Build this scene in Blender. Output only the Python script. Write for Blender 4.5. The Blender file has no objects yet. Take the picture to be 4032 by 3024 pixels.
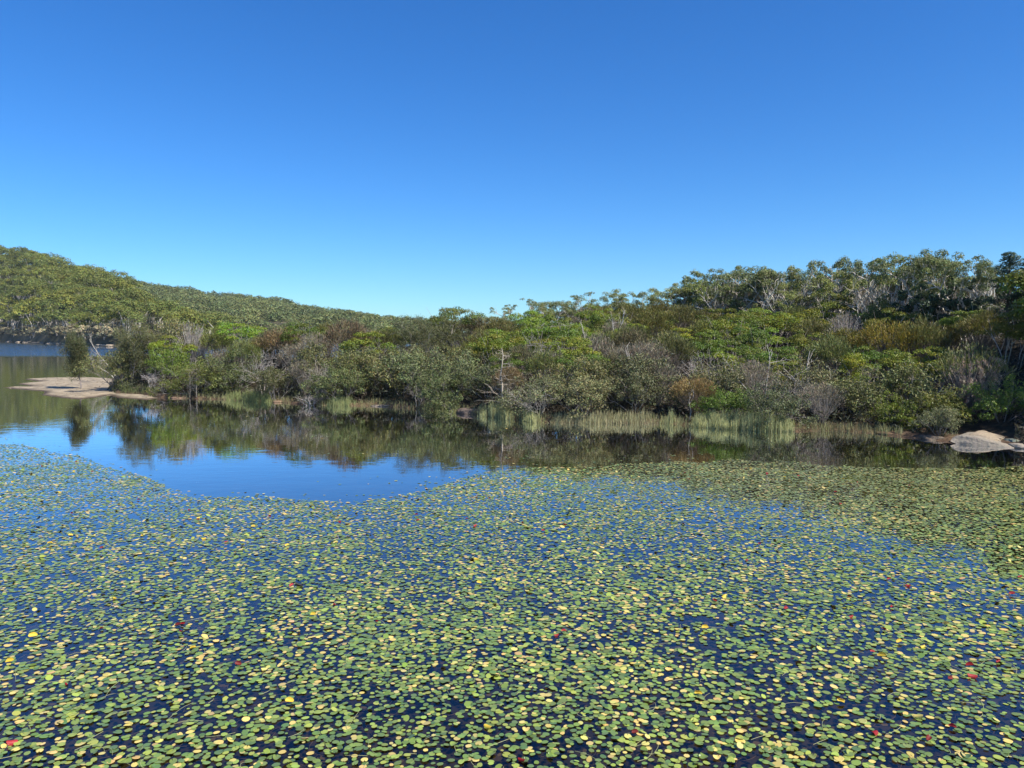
import bpy, math, random, time
import numpy as np
from mathutils import Vector, noise as mnoise
T0 = time.time()
R = np.random.default_rng(11)
random.seed(11)
scene = bpy.context.scene
COL = scene.collection

# ------------------------------------------------------------------ camera
F = 769.0; PX = 3.9375; HOR = 1315.0 / PX
CAM_H = 5.0
PITCH = math.atan((384 - HOR) / F)
CP, SP = math.cos(PITCH), math.sin(PITCH)
cam_d = bpy.data.cameras.new("camera"); cam = bpy.data.objects.new("camera", cam_d); COL.objects.link(cam)
cam_d.sensor_width = 36; cam_d.lens = F / 1024 * 36; cam_d.clip_end = 6000; cam_d.clip_start = .1
cam.location = (0, 0, CAM_H); cam.rotation_euler = (math.pi / 2 - PITCH, 0, 0)
scene.camera = cam

def ray(us, vs):
    """source pixel -> (x per metre of depth, z per metre of depth)"""
    a = (us / PX - 512) / F; b = -(vs / PX - 384) / F
    fy = CP + b * SP
    return a / fy, (-SP + b * CP) / fy
def rx(us): return ray(np.asarray(us, float), 1315.0)[0]
def depth(vs, z=0.0):
    return (z - CAM_H) / ray(2016, vs)[1]
def gp(us, vs, z=0.0):
    x, s = ray(us, vs); d = (z - CAM_H) / s
    return x * d, d
def ztop(vs, d): return CAM_H + ray(2016, vs)[1] * d
def us_of(x, y): return (x / y * F * CP + 512) * PX     # good near the horizon
def lin(tab):
    xs = np.array([p[0] for p in tab], float); ys = np.array([p[1] for p in tab], float)
    return lambda u: np.interp(u, xs, ys)

# ------------------------------------------------------------------ noise
def hash2(i, j, s=0):
    h = (i * 374761393 + j * 668265263 + s * 2147483647) & 0xffffffff
    h = ((h ^ (h >> 13)) * 1274126177) & 0xffffffff
    return ((h ^ (h >> 16)) & 0xffff) / 65535.0
def vnoise(x, y, s=0):
    x = np.asarray(x, float); y = np.asarray(y, float)
    i = np.floor(x).astype(np.int64); j = np.floor(y).astype(np.int64)
    fx = x - i; fy = y - j; fx = fx * fx * (3 - 2 * fx); fy = fy * fy * (3 - 2 * fy)
    a = hash2(i, j, s); b = hash2(i + 1, j, s); c = hash2(i, j + 1, s); d = hash2(i + 1, j + 1, s)
    return (a * (1 - fx) + b * fx) * (1 - fy) + (c * (1 - fx) + d * fx) * fy
def fbm(x, y, s=0, o=3):
    t = 0; a = .5; n = 0
    for k in range(o):
        t = t + a * vnoise(x * 2 ** k, y * 2 ** k, s + k); n += a; a *= .5
    return t / n

# ------------------------------------------------------------------ materials
def new_mat(name):
    m = bpy.data.materials.new(name); m.use_nodes = True
    nt = m.node_tree; nt.nodes.clear()
    out = nt.nodes.new("ShaderNodeOutputMaterial")
    return m, nt, out
def N(nt, t, **kw):
    n = nt.nodes.new(t)
    for k, v in kw.items():
        if k in n.inputs: n.inputs[k].default_value = v
        else: setattr(n, k, v)
    return n
def mul_col(nt, a, b):
    n = nt.nodes.new("ShaderNodeMix"); n.data_type = 'RGBA'; n.blend_type = 'MULTIPLY'
    n.inputs[0].default_value = 1.0
    nt.links.new(a, n.inputs[6]); nt.links.new(b, n.inputs[7])
    return n.outputs[2]
def attr_mat(name, rough=.6, spec=.3, trans=.0, bump=0.0, bscale=8.0, sheen=0.0):
    m, nt, out = new_mat(name)
    at = N(nt, "ShaderNodeAttribute"); at.attribute_name = "Col"
    oi = N(nt, "ShaderNodeObjectInfo")
    c = mul_col(nt, at.outputs["Color"], oi.outputs["Color"])
    p = N(nt, "ShaderNodeBsdfPrincipled"); nt.links.new(c, p.inputs["Base Color"])
    p.inputs["Roughness"].default_value = rough; p.inputs["Specular IOR Level"].default_value = spec
    if bump:
        tc = N(nt, "ShaderNodeTexCoord"); nz = N(nt, "ShaderNodeTexNoise"); nz.inputs["Scale"].default_value = bscale
        nz.inputs["Detail"].default_value = 8
        nt.links.new(tc.outputs["Object"], nz.inputs["Vector"])
        b = N(nt, "ShaderNodeBump"); b.inputs["Strength"].default_value = bump; b.inputs["Distance"].default_value = .05
        nt.links.new(nz.outputs["Fac"], b.inputs["Height"]); nt.links.new(b.outputs[0], p.inputs["Normal"])
    if trans:
        t = N(nt, "ShaderNodeBsdfTranslucent"); nt.links.new(c, t.inputs["Color"])
        mx = N(nt, "ShaderNodeMixShader"); mx.inputs[0].default_value = trans
        nt.links.new(p.outputs[0], mx.inputs[1]); nt.links.new(t.outputs[0], mx.inputs[2])
        nt.links.new(mx.outputs[0], out.inputs[0])
    else: nt.links.new(p.outputs[0], out.inputs[0])
    return m
M_LEAF = attr_mat("leaf", .55, .35, .2)
M_BARK = attr_mat("bark", .8, .2)
M_REED = attr_mat("reed", .6, .3, .2)
M_PAD = attr_mat("pad", .33, .6, .0)
M_ROCK = attr_mat("rock", .85, .25, 0, 1.0, 7)

def noise_mat(name, c1, c2, c3, scale, rough=.9, bump=.5, dist=.1):
    m, nt, out = new_mat(name)
    tc = N(nt, "ShaderNodeTexCoord")
    n1 = N(nt, "ShaderNodeTexNoise"); n1.inputs["Scale"].default_value = scale; n1.inputs["Detail"].default_value = 10
    n1.inputs["Roughness"].default_value = .7
    nt.links.new(tc.outputs["Object"], n1.inputs["Vector"])
    cr = N(nt, "ShaderNodeValToRGB"); e = cr.color_ramp.elements
    e[0].position = .32; e[0].color = (*c1, 1); e[1].position = .68; e[1].color = (*c3, 1)
    k = e.new(.5); k.color = (*c2, 1)
    nt.links.new(n1.outputs["Fac"], cr.inputs[0])
    p = N(nt, "ShaderNodeBsdfPrincipled"); p.inputs["Roughness"].default_value = rough; p.inputs["Specular IOR Level"].default_value = .2
    nt.links.new(cr.outputs[0], p.inputs["Base Color"])
    b = N(nt, "ShaderNodeBump"); b.inputs["Strength"].default_value = bump; b.inputs["Distance"].default_value = dist
    nt.links.new(n1.outputs["Fac"], b.inputs["Height"]); nt.links.new(b.outputs[0], p.inputs["Normal"])
    nt.links.new(p.outputs[0], out.inputs[0])
    return m

# ------------------------------------------------------------------ geometry accumulator
class Geo:
    def __init__(s): s.v = []; s.f = []; s.c = []; s.n = 0; s.m = []
    def add(s, verts, faces, cols, mat=0):
        """faces: (n,k) array; cols: (n,3)"""
        verts = np.asarray(verts, float); faces = np.asarray(faces, np.int64)
        cols = np.asarray(cols, float)
        if cols.ndim == 1: cols = np.tile(cols, (len(faces), 1))
        s.v.append(verts); s.f.append(faces + s.n); s.c.append(cols); s.n += len(verts)
        s.m.append(np.full(len(faces), mat, np.int32))
    def merge(s, g, mtx=None, off=(0, 0, 0), mat=None, tint=None):
        for v, f, c, m in zip(g.v, g.f, g.c, g.m):
            pass
    def build(s, name, mats, parent=None, smooth=False, link=True):
        me = bpy.data.meshes.new(name)
        if s.n:
            V = np.concatenate(s.v).astype(np.float32)
            loops = np.concatenate([f.ravel() for f in s.f]).astype(np.int32)
            sizes = np.concatenate([np.full(len(f), f.shape[1], np.int32) for f in s.f])
            starts = np.concatenate([[0], np.cumsum(sizes)[:-1]]).astype(np.int32)
            me.vertices.add(len(V)); me.vertices.foreach_set("co", V.ravel())
            me.loops.add(len(loops)); me.loops.foreach_set("vertex_index", loops)
            me.polygons.add(len(sizes)); me.polygons.foreach_set("loop_start", starts)
            me.polygons.foreach_set("loop_total", sizes)
            me.polygons.foreach_set("material_index", np.concatenate(s.m))
            if smooth: me.polygons.foreach_set("use_smooth", np.ones(len(sizes), bool))
            me.update(calc_edges=True)
            a = me.attributes.new("Col", 'FLOAT_COLOR', 'FACE')
            C = np.concatenate(s.c); C = np.concatenate([C, np.ones((len(C), 1))], 1).astype(np.float32)
            a.data.foreach_set("color", C.ravel())
        for m in (mats if isinstance(mats, (list, tuple)) else [mats]): me.materials.append(m)
        if not link: return me
        o = bpy.data.objects.new(name, me); COL.objects.link(o)
        if parent: o.parent = parent
        return o

def tube(g, pts, rad, k, col, mat=0):
    pts = np.asarray(pts, float); n = len(pts)
    rad = np.broadcast_to(np.asarray(rad, float), (n,))
    t = np.gradient(pts, axis=0); t /= np.linalg.norm(t, axis=1, keepdims=True) + 1e-9
    ref = np.array([1., 0, 0]) if abs(t[0][0]) < .7 else np.array([0, 1., 0])
    a = np.cross(t, ref); a /= np.linalg.norm(a, axis=1, keepdims=True) + 1e-9
    b = np.cross(t, a)
    th = np.arange(k) / k * 2 * math.pi
    ring = a[:, None, :] * np.cos(th)[None, :, None] + b[:, None, :] * np.sin(th)[None, :, None]
    V = (pts[:, None, :] + ring * rad[:, None, None]).reshape(-1, 3)
    i = np.arange(n - 1)[:, None] * k; j = np.arange(k)[None, :]; j2 = (j + 1) % k
    Fq = np.stack([i + j, i + j2, i + k + j2, i + k + j], -1).reshape(-1, 4)
    g.add(V, Fq, col, mat)

def unit(v): return v / (np.linalg.norm(v, axis=-1, keepdims=True) + 1e-9)
def leaves(g, rng, P, nrm, L, W, cols, droop=0.0, jit=.6, mat=0, along=None):
    """rhombic leaves at P facing about nrm"""
    n = len(P)
    nn = unit(nrm + rng.normal(0, jit, (n, 3)))
    r = rng.normal(0, 1, (n, 3)) if along is None else along + rng.normal(0, .35, (n, 3))
    r[:, 2] -= droop
    a = unit(r - (r * nn).sum(1, keepdims=True) * nn) if along is None else unit(r)
    b = unit(np.cross(nn, a))
    L = np.broadcast_to(np.asarray(L), (n,))[:, None] * rng.uniform(.7, 1.3, (n, 1)); W = np.broadcast_to(np.asarray(W), (n,))[:, None]
    V = np.stack([P - a * L / 2, P + b * W / 2, P + a * L / 2, P - b * W / 2], 1).reshape(-1, 3)
    g.add(V, np.arange(4 * n).reshape(-1, 4), cols, mat)

def vary(rng, c, n, hv=.12, vv=.22):
    c = np.asarray(c, float)
    k = rng.uniform(1 - vv, 1 + vv, (n, 1)) * (1 + rng.normal(0, hv, (n, 3)) * np.array([1, .5, .8]))
    return np.clip(c * k, .004, .9)

def clump(g, rng, c, r, n, col, L, W, droop=0.0, up=.35, jit=.6, full=False, mat=0):
    """leaves through an ellipsoid, most of them near its upper shell"""
    r = np.asarray(r, float) * np.ones(3)
    d = unit(rng.normal(0, 1, (n, 3)))
    if not full: d[:, 2] = np.where(d[:, 2] < -.25, -d[:, 2] * .7, d[:, 2]); d = unit(d)
    rr = rng.uniform(.45, 1.0, (n, 1)) ** .6
    P = np.asarray(c) + d * rr * r
    nrm = d * .8 + np.array([0, 0, up])
    leaves(g, rng, P, nrm, L, W, vary(rng, col, n), droop, jit, mat)

def grow(rng, p, d, length, rad, lvl, sp, out, tips):
    n = sp.get('seg', 5); pts = [p.copy()]; q = p.copy(); d = d / np.linalg.norm(d)
    wig = sp['wig']; tr = sp['trop'][min(lvl, len(sp['trop']) - 1)]
    ds = []
    for i in range(n):
        d = d + rng.normal(0, wig, 3); d[2] += tr; d = d / np.linalg.norm(d)
        q = q + d * length / n; pts.append(q.copy()); ds.append(d.copy())
    pts = np.array(pts)
    last = lvl >= sp['levels']
    r1 = rad * (.3 if last else sp.get('tap', .55))
    out.append((pts, np.linspace(rad, r1, n + 1), lvl))
    if last: tips.append((q, d)); return
    nc = sp['n'][lvl]; az0 = rng.uniform(0, 6.28)
    for c in range(nc):
        fr = sp['f0'] + (1 - sp['f0']) * (c + 1) / nc if nc > 1 else 1.0
        k = fr * n; i = min(int(k), n - 1); base = pts[i] + (pts[i + 1] - pts[i]) * (k - i); dd = ds[min(i, n - 1)]
        ang = sp['ang'][lvl] * rng.uniform(.6, 1.3)
        az = az0 + c * 2.4 + rng.uniform(-.5, .5)
        ref = np.array([0, 0, 1.]) if abs(dd[2]) < .9 else np.array([1., 0, 0])
        a = np.cross(dd, ref); a /= np.linalg.norm(a); b = np.cross(dd, a)
        nd = dd * math.cos(ang) + (a * math.cos(az) + b * math.sin(az)) * math.sin(ang)
        grow(rng, base, nd, length * sp['lr'][lvl] * rng.uniform(.75, 1.25), max(rad * sp.get('rr', .6) * (1.15 - fr * .4), .004), lvl + 1, sp, out, tips)

def emit(g, rng, out, col, k=(6, 5, 4, 3, 3), minr=0.0):
    for pts, rad, lvl in out:
        tube(g, pts, np.maximum(rad, minr), k[min(lvl, len(k) - 1)], vary(rng, col, 1, .04, .15)[0])

# ------------------------------------------------------------------ plant kinds: each returns (trunk Geo, crown Geo or None, nominal height)
C_TEA = (.14, .18, .013); C_GUM = (.165, .18, .062); C_OLIVE = (.125, .135, .04); C_GREY = (.168, .176, .075)
C_RUST = (.19, .135, .06); C_BARE = (.34, .305, .26); C_PALE = (.50, .455, .385); C_DARKBARK = (.13, .11, .095)

def k_gum(seed, H=7.0, stems=2, open_=1.0, col=C_GUM, clr=.62):
    """pale curving stems; round dense tufts of drooping leaves merging into a broken dome"""
    rng = np.random.default_rng(seed); t = Geo(); c = Geo(); out = []; tips = []
    sp = dict(levels=2, seg=7, wig=.2, trop=[.05, .07, .03], n=[6, 4], f0=.68, ang=[.95, .8], lr=[.3, .5], rr=.6, tap=.6)
    for s in range(stems):
        a = rng.uniform(0, 6.28); ln = rng.uniform(.15, .45) if stems > 1 else .12
        grow(rng, np.array([math.cos(a) * .15, math.sin(a) * .15, -.3]), np.array([math.cos(a) * ln, math.sin(a) * ln, 1.]), H * rng.uniform(.66, .78), H * .016, 0, sp, out, tips)
    zt = max(q[2] for q, d in tips); f = (H - .55) / zt
    out = [(p * np.array([1, 1, f]), r, l) for p, r, l in out]; tips = [(q * np.array([1, 1, f]), d) for q, d in tips]
    emit(t, rng, out, C_PALE, minr=.014)
    for q, d in tips:
        if rng.uniform() < (.35 if open_ < .7 else .12): continue
        for m in range(2):
            col2 = np.array(col) * rng.uniform(.78, 1.28)
            r = rng.uniform(.28, .6) * (1.0 if open_ > .7 else .8)
            o = rng.normal(0, .28, 3) * np.array([1, 1, .5]) * (m > 0)
            clump(c, rng, q + o - np.array([0, 0, r * .1]), (r * 1.05, r * 1.05, r * .85), int(95 * open_ ** .5), col2, .15, .07, droop=.6, up=.5)
    return t, c, H

def k_tea(seed, H=4.0, W=2.2, col=C_TEA, dens=1.0, tall=.45):
    rng = np.random.default_rng(seed); t = Geo(); c = Geo(); out = []; tips = []
    sp = dict(levels=1, seg=6, wig=.14, trop=[.08, .12], n=[4], f0=.4, ang=[.6], lr=[.5], rr=.6, tap=.6)
    for s in range(6):
        a = rng.uniform(0, 6.28); ln = rng.uniform(.25, .75)
        grow(rng, np.array([math.cos(a) * .3, math.sin(a) * .3, -.3]), np.array([math.cos(a) * ln, math.sin(a) * ln, 1.]), H * .75, .045, 0, sp, out, tips)
    emit(t, rng, out, C_BARE, k=(5, 4, 3))
    ncl = 30
    for i in range(ncl):
        ph = rng.uniform(0, 6.28); u = rng.uniform(0, 1) ** .5
        zz = math.sqrt(max(0, 1 - u * u)) * rng.uniform(.55, 1.0) if i % 3 else rng.uniform(0, .5)
        rr = u * W * rng.uniform(.85, 1.1)
        q = np.array([math.cos(ph) * rr, math.sin(ph) * rr, H * (1 - tall) + H * tall * zz - .1])
        s = rng.uniform(.38, .85)
        col2 = np.array(col) * rng.uniform(.8, 1.2) * np.array([rng.uniform(.85, 1.25), 1, 1])
        clump(c, rng, q, (s * 1.1, s * 1.1, s * .5), int(190 * dens * s / .6), col2, .13, .07, up=.55, jit=.5)
    return t, c, H

def k_broom(seed, H=4.0, W=2.0, stem=(.17, .145, .115), tip=C_OLIVE, n=150, tuft=30, spread=1.0):
    """vase of many fine rising stems ending in feathery tips"""
    rng = np.random.default_rng(seed); t = Geo(); c = Geo()
    for s in range(n):
        a = rng.uniform(0, 6.28); u = rng.uniform(0, 1) ** .6 * W * spread
        top = np.array([math.cos(a) * u, math.sin(a) * u, H * (1 - .28 * (u / W) ** 2) * rng.uniform(.72, 1.0)])
        k = 6; tt = np.linspace(0, 1, k)[:, None]
        base = np.array([math.cos(a) * .12, math.sin(a) * .12, -.2])
        mid = base + (top - base) * np.array([.30, .30, .5]) + rng.normal(0, .10, 3)
        pts = (1 - tt) ** 2 * base + 2 * tt * (1 - tt) * mid + tt ** 2 * top
        pts[1:-1] += rng.normal(0, .03, (k - 2, 3))
        tube(t, pts, np.linspace(.026 if s % 6 == 0 else .014, .006, k), 3, vary(rng, stem, 1, .05, .25)[0])
        # side twigs
        m = 5; f = rng.uniform(.45, 1, m); idx = np.minimum((f * (k - 1)).astype(int), k - 2)
        P = pts[idx] + (pts[idx + 1] - pts[idx]) * (f * (k - 1) - idx)[:, None]
        D = unit(pts[idx + 1] - pts[idx] + rng.normal(0, .07, (m, 3)))
        leaves(t, rng, P + D * .2, rng.normal(0, 1, (m, 3)), .45, .014, vary(rng, stem, m, .05, .25), along=D)
        if tuft:
            col2 = np.array(tip) * rng.uniform(.75, 1.3)
            P = pts[-1] + rng.normal(0, 1, (tuft, 3)) * np.array([.17, .17, .14])
            leaves(c, rng, P, rng.normal(0, 1, (tuft, 3)), .26, .045, vary(rng, col2, tuft), along=unit(pts[-1] - pts[-2]) * np.ones((tuft, 1)))
    return t, (c if tuft else None), H

def k_bare(seed, H=3.0, col=C_BARE, lean=0.6, n0=6, fine=True):
    rng = np.random.default_rng(seed); t = Geo(); out = []; tips = []
    sp = dict(levels=3 if fine else 2, seg=5, wig=.17, trop=[.03, .04, .03, .0], n=[4, 4, 3], f0=.3, ang=[.7, .7, .7], lr=[.6, .6, .6], rr=.55, tap=.5)
    for s in range(n0):
        a = rng.uniform(0, 6.28); ln = rng.uniform(.2, 1.0) * lean
        grow(rng, np.array([math.cos(a) * .15, math.sin(a) * .15, -.2]), np.array([math.cos(a) * ln, math.sin(a) * ln, 1.]), H * .55, .035, 0, sp, out, tips)
    g1 = Geo(); g2 = Geo()
    emit(g1, rng, [o for o in out if o[2] == 0], col, k=(5, 4, 3, 3), minr=.008)
    emit(g2, rng, [o for o in out if o[2] > 0], col, k=(4, 4, 3, 3), minr=.007)
    return g1, g2, H

def k_bank(seed, H=3.0, W=1.7, col=C_GREY, twig=(.2, .18, .16), dens=1.0, L=.15, Wd=.06):
    """rounded shrub with rather open, grey green foliage down to near the ground"""
    rng = np.random.default_rng(seed); t = Geo(); c = Geo(); out = []; tips = []
    sp = dict(levels=2, seg=5, wig=.2, trop=[.02, .05, .02], n=[5, 4], f0=.25, ang=[.7, .8], lr=[.6, .55], rr=.55, tap=.5)
    for s in range(6):
        a = s * 1.05 + rng.uniform(-.4, .4); ln = rng.uniform(.35, 1.1)
        grow(rng, np.array([math.cos(a) * .25, math.sin(a) * .25, -.2]), np.array([math.cos(a) * ln, math.sin(a) * ln, 1.]), H * .62, .04, 0, sp, out, tips)
    emit(t, rng, out, twig, k=(5, 4, 3), minr=.008)
    for q, d in tips:
        s = rng.uniform(.22, .42)
        col2 = np.array(col) * rng.uniform(.75, 1.25)
        clump(c, rng, q, (s * 1.2, s * 1.2, s * .85), int(52 * dens), col2, L, Wd, up=.4, jit=.6, full=True)
    return t, c, H

def k_cas(seed, H=6.0, W=1.9, col=(.10, .105, .038), dense=80):
    """she-oak: leaning stems with drooping needle sprays"""
    rng = np.random.default_rng(seed); t = Geo(); c = Geo(); out = []; tips = []
    sp = dict(levels=2, seg=6, wig=.12, trop=[.06, .03, .0], n=[9, 4], f0=.2, ang=[.8, .7], lr=[.38, .5], rr=.5, tap=.35)
    for s in range(3):
        a = rng.uniform(0, 6.28); ln = rng.uniform(.05, .4)
        grow(rng, np.array([math.cos(a) * .2, math.sin(a) * .2, -.2]), np.array([math.cos(a) * ln, math.sin(a) * ln, 1.]), H * rng.uniform(.75, .95), .07, 0, sp, out, tips)
    emit(t, rng, out, (.2, .18, .16), k=(5, 4, 3), minr=.008)
    for q, d in tips:
        n = dense; P = q + rng.normal(0, 1, (n, 3)) * np.array([.3, .3, .24])
        al = unit(d * .6 + np.array([0, 0, -.15]) + rng.normal(0, .5, (n, 3)))
        leaves(c, rng, P, rng.normal(0, 1, (n, 3)), .36, .042, vary(rng, np.array(col) * rng.uniform(.75, 1.3), n), along=al)
    return t, c, H

def k_pale(seed, H=5.0):
    """leafless pale gum: two or three sinuous stems forking high up"""
    rng = np.random.default_rng(seed); out = []
    sp = dict(levels=2, seg=7, wig=.24, trop=[.08, .10, .05], n=[3, 3], f0=.55, ang=[.5, .6], lr=[.5, .5], rr=.6, tap=.6)
    for s in range(3):
        a = rng.uniform(0, 6.28); ln = rng.uniform(.1, .5)
        grow(rng, np.array([math.cos(a) * .2, math.sin(a) * .2, -.3]), np.array([math.cos(a) * ln, math.sin(a) * ln, 1.]), H * rng.uniform(.5, .75), .075, 0, sp, out, [])
    g1 = Geo(); g2 = Geo()
    emit(g1, rng, [o for o in out if o[2] == 0], (.68, .63, .54), k=(6, 5, 4), minr=.03); emit(g2, rng, [o for o in out if o[2] > 0], (.58, .53, .45), k=(5, 4, 3), minr=.014)
    return g1, g2, H

def k_cone(seed, H=6.0, W=1.8, col=(.05, .075, .03)):
    """layered conical dark tree with upright tips"""
    rng = np.random.default_rng(seed); t = Geo(); c = Geo()
    tube(t, np.array([[0, 0, -.3], [.05, 0, H * .4], [0, .04, H * .8], [0, 0, H]]), [.12, .09, .05, .02], 6, C_DARKBARK)
    for i in range(26):
        f = i / 25; z = H * (.22 + .76 * f); r = W * (1 - f) ** .8 + .15
        for j in range(3 if f < .8 else 2):
            a = rng.uniform(0, 6.28); q = np.array([math.cos(a) * r * .75, math.sin(a) * r * .75, z + .15])
            tube(t, np.array([[0, 0, z - .15], q]), [.03, .01], 3, C_DARKBARK)
            clump(c, rng, q, (.42, .42, .22), 80, np.array(col) * rng.uniform(.75, 1.3), .17, .05, up=.6, jit=.5)
            clump(c, rng, q * np.array([.5, .5, 1]), (.4, .4, .2), 40, np.array(col) * rng.uniform(.75, 1.2), .17, .05, up=.6, jit=.5)
    return t, c, H

def k_snag(seed, H=4.5, col=(.35, .30, .23), lean=(0, 0), nside=26, fork=False):
    rng = np.random.default_rng(seed); t = Geo(); g2 = Geo()
    tt = np.linspace(0, 1, 9)[:, None]
    pts = np.concatenate([lean[0] * tt * H, lean[1] * tt * H, tt * H - .3], 1); pts[1:-1] += rng.normal(0, .05, (7, 3))
    tube(t, pts, np.linspace(.06, .02, 9), 6, col)
    if fork:
        q = pts[3]; p2 = np.array([q, q + [-.35, 0, .4], q + [-.55, .1, 1.0], q + [-.5, .1, 1.6]])
        tube(t, p2, [.05, .04, .03, .015], 5, col)
    sp = dict(levels=1, seg=4, wig=.22, trop=[.02, .02], n=[3], f0=.3, ang=[.7], lr=[.5], rr=.5, tap=.4)
    for i in range(nside):
        f = rng.uniform(.12, .95); k = f * 8; j = int(k); q = pts[j] + (pts[j + 1] - pts[j]) * (k - j)
        a = rng.uniform(0, 6.28); out = []
        grow(rng, q, np.array([math.cos(a), math.sin(a), rng.uniform(-.1, .5)]), H * .26 * (1.15 - f), .02, 0, sp, out, [])
        emit(g2, rng, out, col, k=(4, 3), minr=.009)
    return t, g2, H

def k_plume(seed, H=4.2, W=2.0):
    """shrub hung with drooping straw coloured seed heads over an olive crown"""
    rng = np.random.default_rng(seed); t, c, _ = k_broom(seed, H, W, stem=(.28, .24, .2), tip=C_OLIVE, n=130, tuft=14)
    g = Geo()
    for s in range(95):
        a = rng.uniform(-2.9, -.2); u = rng.uniform(.35, 1.0) * W
        z = H * rng.uniform(.25, .82)
        base = np.array([math.cos(a) * u * .6, math.sin(a) * u * .6, z])
        tt = np.linspace(0, 1, 5)[:, None]; o = np.array([math.cos(a), math.sin(a), 0]) * rng.uniform(.3, .6)
        pts = base + o * tt + np.array([0, 0, 1]) * (tt * .28 - tt ** 2 * .62)
        tube(t, pts, .012, 3, (.3, .26, .22))
        n = 30; f = rng.uniform(.35, 1, n); P = base + o * f[:, None] + np.array([0, 0, 1]) * (f * .28 - f ** 2 * .62)[:, None] + rng.normal(0, .035, (n, 3))
        al = np.tile(np.array([0, 0, -1.]), (n, 1)) + o * .4
        leaves(g, rng, P, rng.normal(0, 1, (n, 3)), .22, .035, vary(rng, (.36, .27, .2), n), along=al)
    return t, c, H, g

# ------------------------------------------------------------------ near bank terrain (in screen column u and distance behind the waterline)
SHORE_V = lin([(-200, 1530), (200, 1532), (330, 1545), (430, 1553), (640, 1566), (850, 1573), (1100, 1585), (1220, 1596), (1330, 1598), (1500, 1599), (1630, 1610), (1750, 1618), (1860, 1632), (2030, 1652), (2130, 1664), (2330, 1667), (2520, 1666), (2620, 1668), (2700, 1676), (2900, 1690), (3150, 1699), (3300, 1697), (3450, 1706), (3640, 1728), (3750, 1741), (3850, 1750), (4032, 1764), (4400, 1800), (5200, 1880)])
DEEP = lin([(250, 3), (330, 6), (430, 8), (700, 10), (1370, 13), (1800, 24), (2190, 34), (2789, 36), (3400, 28), (3700, 21), (4032, 15), (4600, 12), (5200, 12)])
FRONT_V = lin([(250, 1400), (430, 1400), (600, 1400), (700, 1400), (850, 1440), (1000, 1440), (1200, 1450), (1400, 1445), (1700, 1440), (1900, 1440), (2100, 1445), (2300, 1460), (2500, 1450), (2700, 1490), (2900, 1500), (3100, 1520), (3300, 1520), (3500, 1520), (3700, 1560), (3900, 1570), (4032, 1560), (4600, 1560)])
SCRUB_V = lin([(250, 1330), (330, 1320), (420, 1330), (480, 1285), (600, 1270), (800, 1290), (1000, 1285), (1300, 1280), (1600, 1270), (1700, 1252), (1850, 1262), (2050, 1240), (2300, 1222), (2500, 1205), (2700, 1190), (2850, 1195), (3100, 1195), (3300, 1185), (3500, 1190), (3650, 1205), (3720, 1200), (3850, 1150), (4032, 1120), (4600, 1100)])
def d_shore(us): return depth(SHORE_V(us))
def top_z(us, t):
    """height of the scrub canopy at relative depth t"""
    d0 = d_shore(us); d1 = d0 + DEEP(us)
    z0 = ztop(FRONT_V(us), d0 + 1.0); z1 = ztop(SCRUB_V(us), d1)
    tt = np.clip(t, 0, 1)
    return z0 + (z1 - z0) * (1 - (1 - tt) ** 1.35)
def veg_h(t): return 2.3 + 1.3 * np.clip(t * 3, 0, 1)
def land(us, dd):
    """ground height dd metres behind the waterline"""
    D = DEEP(us); t = dd / D
    z = top_z(us, t) - veg_h(t)
    edge = np.clip(dd / 2.2, -1.5, 1)
    zin = np.maximum(z, .22) * np.clip(dd / 3.0, 0, 1) + .10 * np.clip(dd / .4, 0, 1)
    zz = np.where(dd < 0, np.maximum(dd * .9, -1.55), zin)
    zz = zz + np.maximum(dd - D, 0) * .075 * np.clip((us - 1700) / 500, 0, 1)
    back = np.clip((dd - D * 1.35) / 9, 0, 1)
    leftish = np.clip((1700 - us) / 500, 0, 1)
    zz = np.where(dd > 0, zz * (1 - back * leftish) - 1.55 * back * leftish, zz)
    zz = np.minimum(zz, .3 + np.clip((us - 430) / 120, 0, 9) * .7)
    side = np.clip((us - 385) / 70, 0, 1); side = side * side * (3 - 2 * side)
    zz = zz * side + (-1.5) * (1 - side)
    return zz + (fbm(us * .02, dd * .6, 5) - .5) * .10 * (np.abs(dd) > .2)
def land_xy(x, y):
    us = us_of(x, y); return land(us, y - d_shore(us))

def grid_obj(name, U, Vv, fx, fy, fz, mat):
    uu, vv = np.meshgrid(U, Vv, indexing='ij')
    X, Y, Z = fx(uu, vv), fy(uu, vv), fz(uu, vv)
    nu, nv = uu.shape; V = np.stack([X, Y, Z], -1).reshape(-1, 3)
    i = np.arange(nu - 1)[:, None] * nv + np.arange(nv - 1)[None, :]
    Fq = np.stack([i, i + nv, i + nv + 1, i + 1], -1).reshape(-1, 4)
    g = Geo(); g.add(V, Fq, (1, 1, 1)); return g.build(name, mat, smooth=True)

def tag(o, label=None, cat=None, group=None, kind=None):
    if label: o["label"] = label
    if cat: o["category"] = cat
    if group: o["group"] = group
    if kind: o["kind"] = kind
    return o

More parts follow.
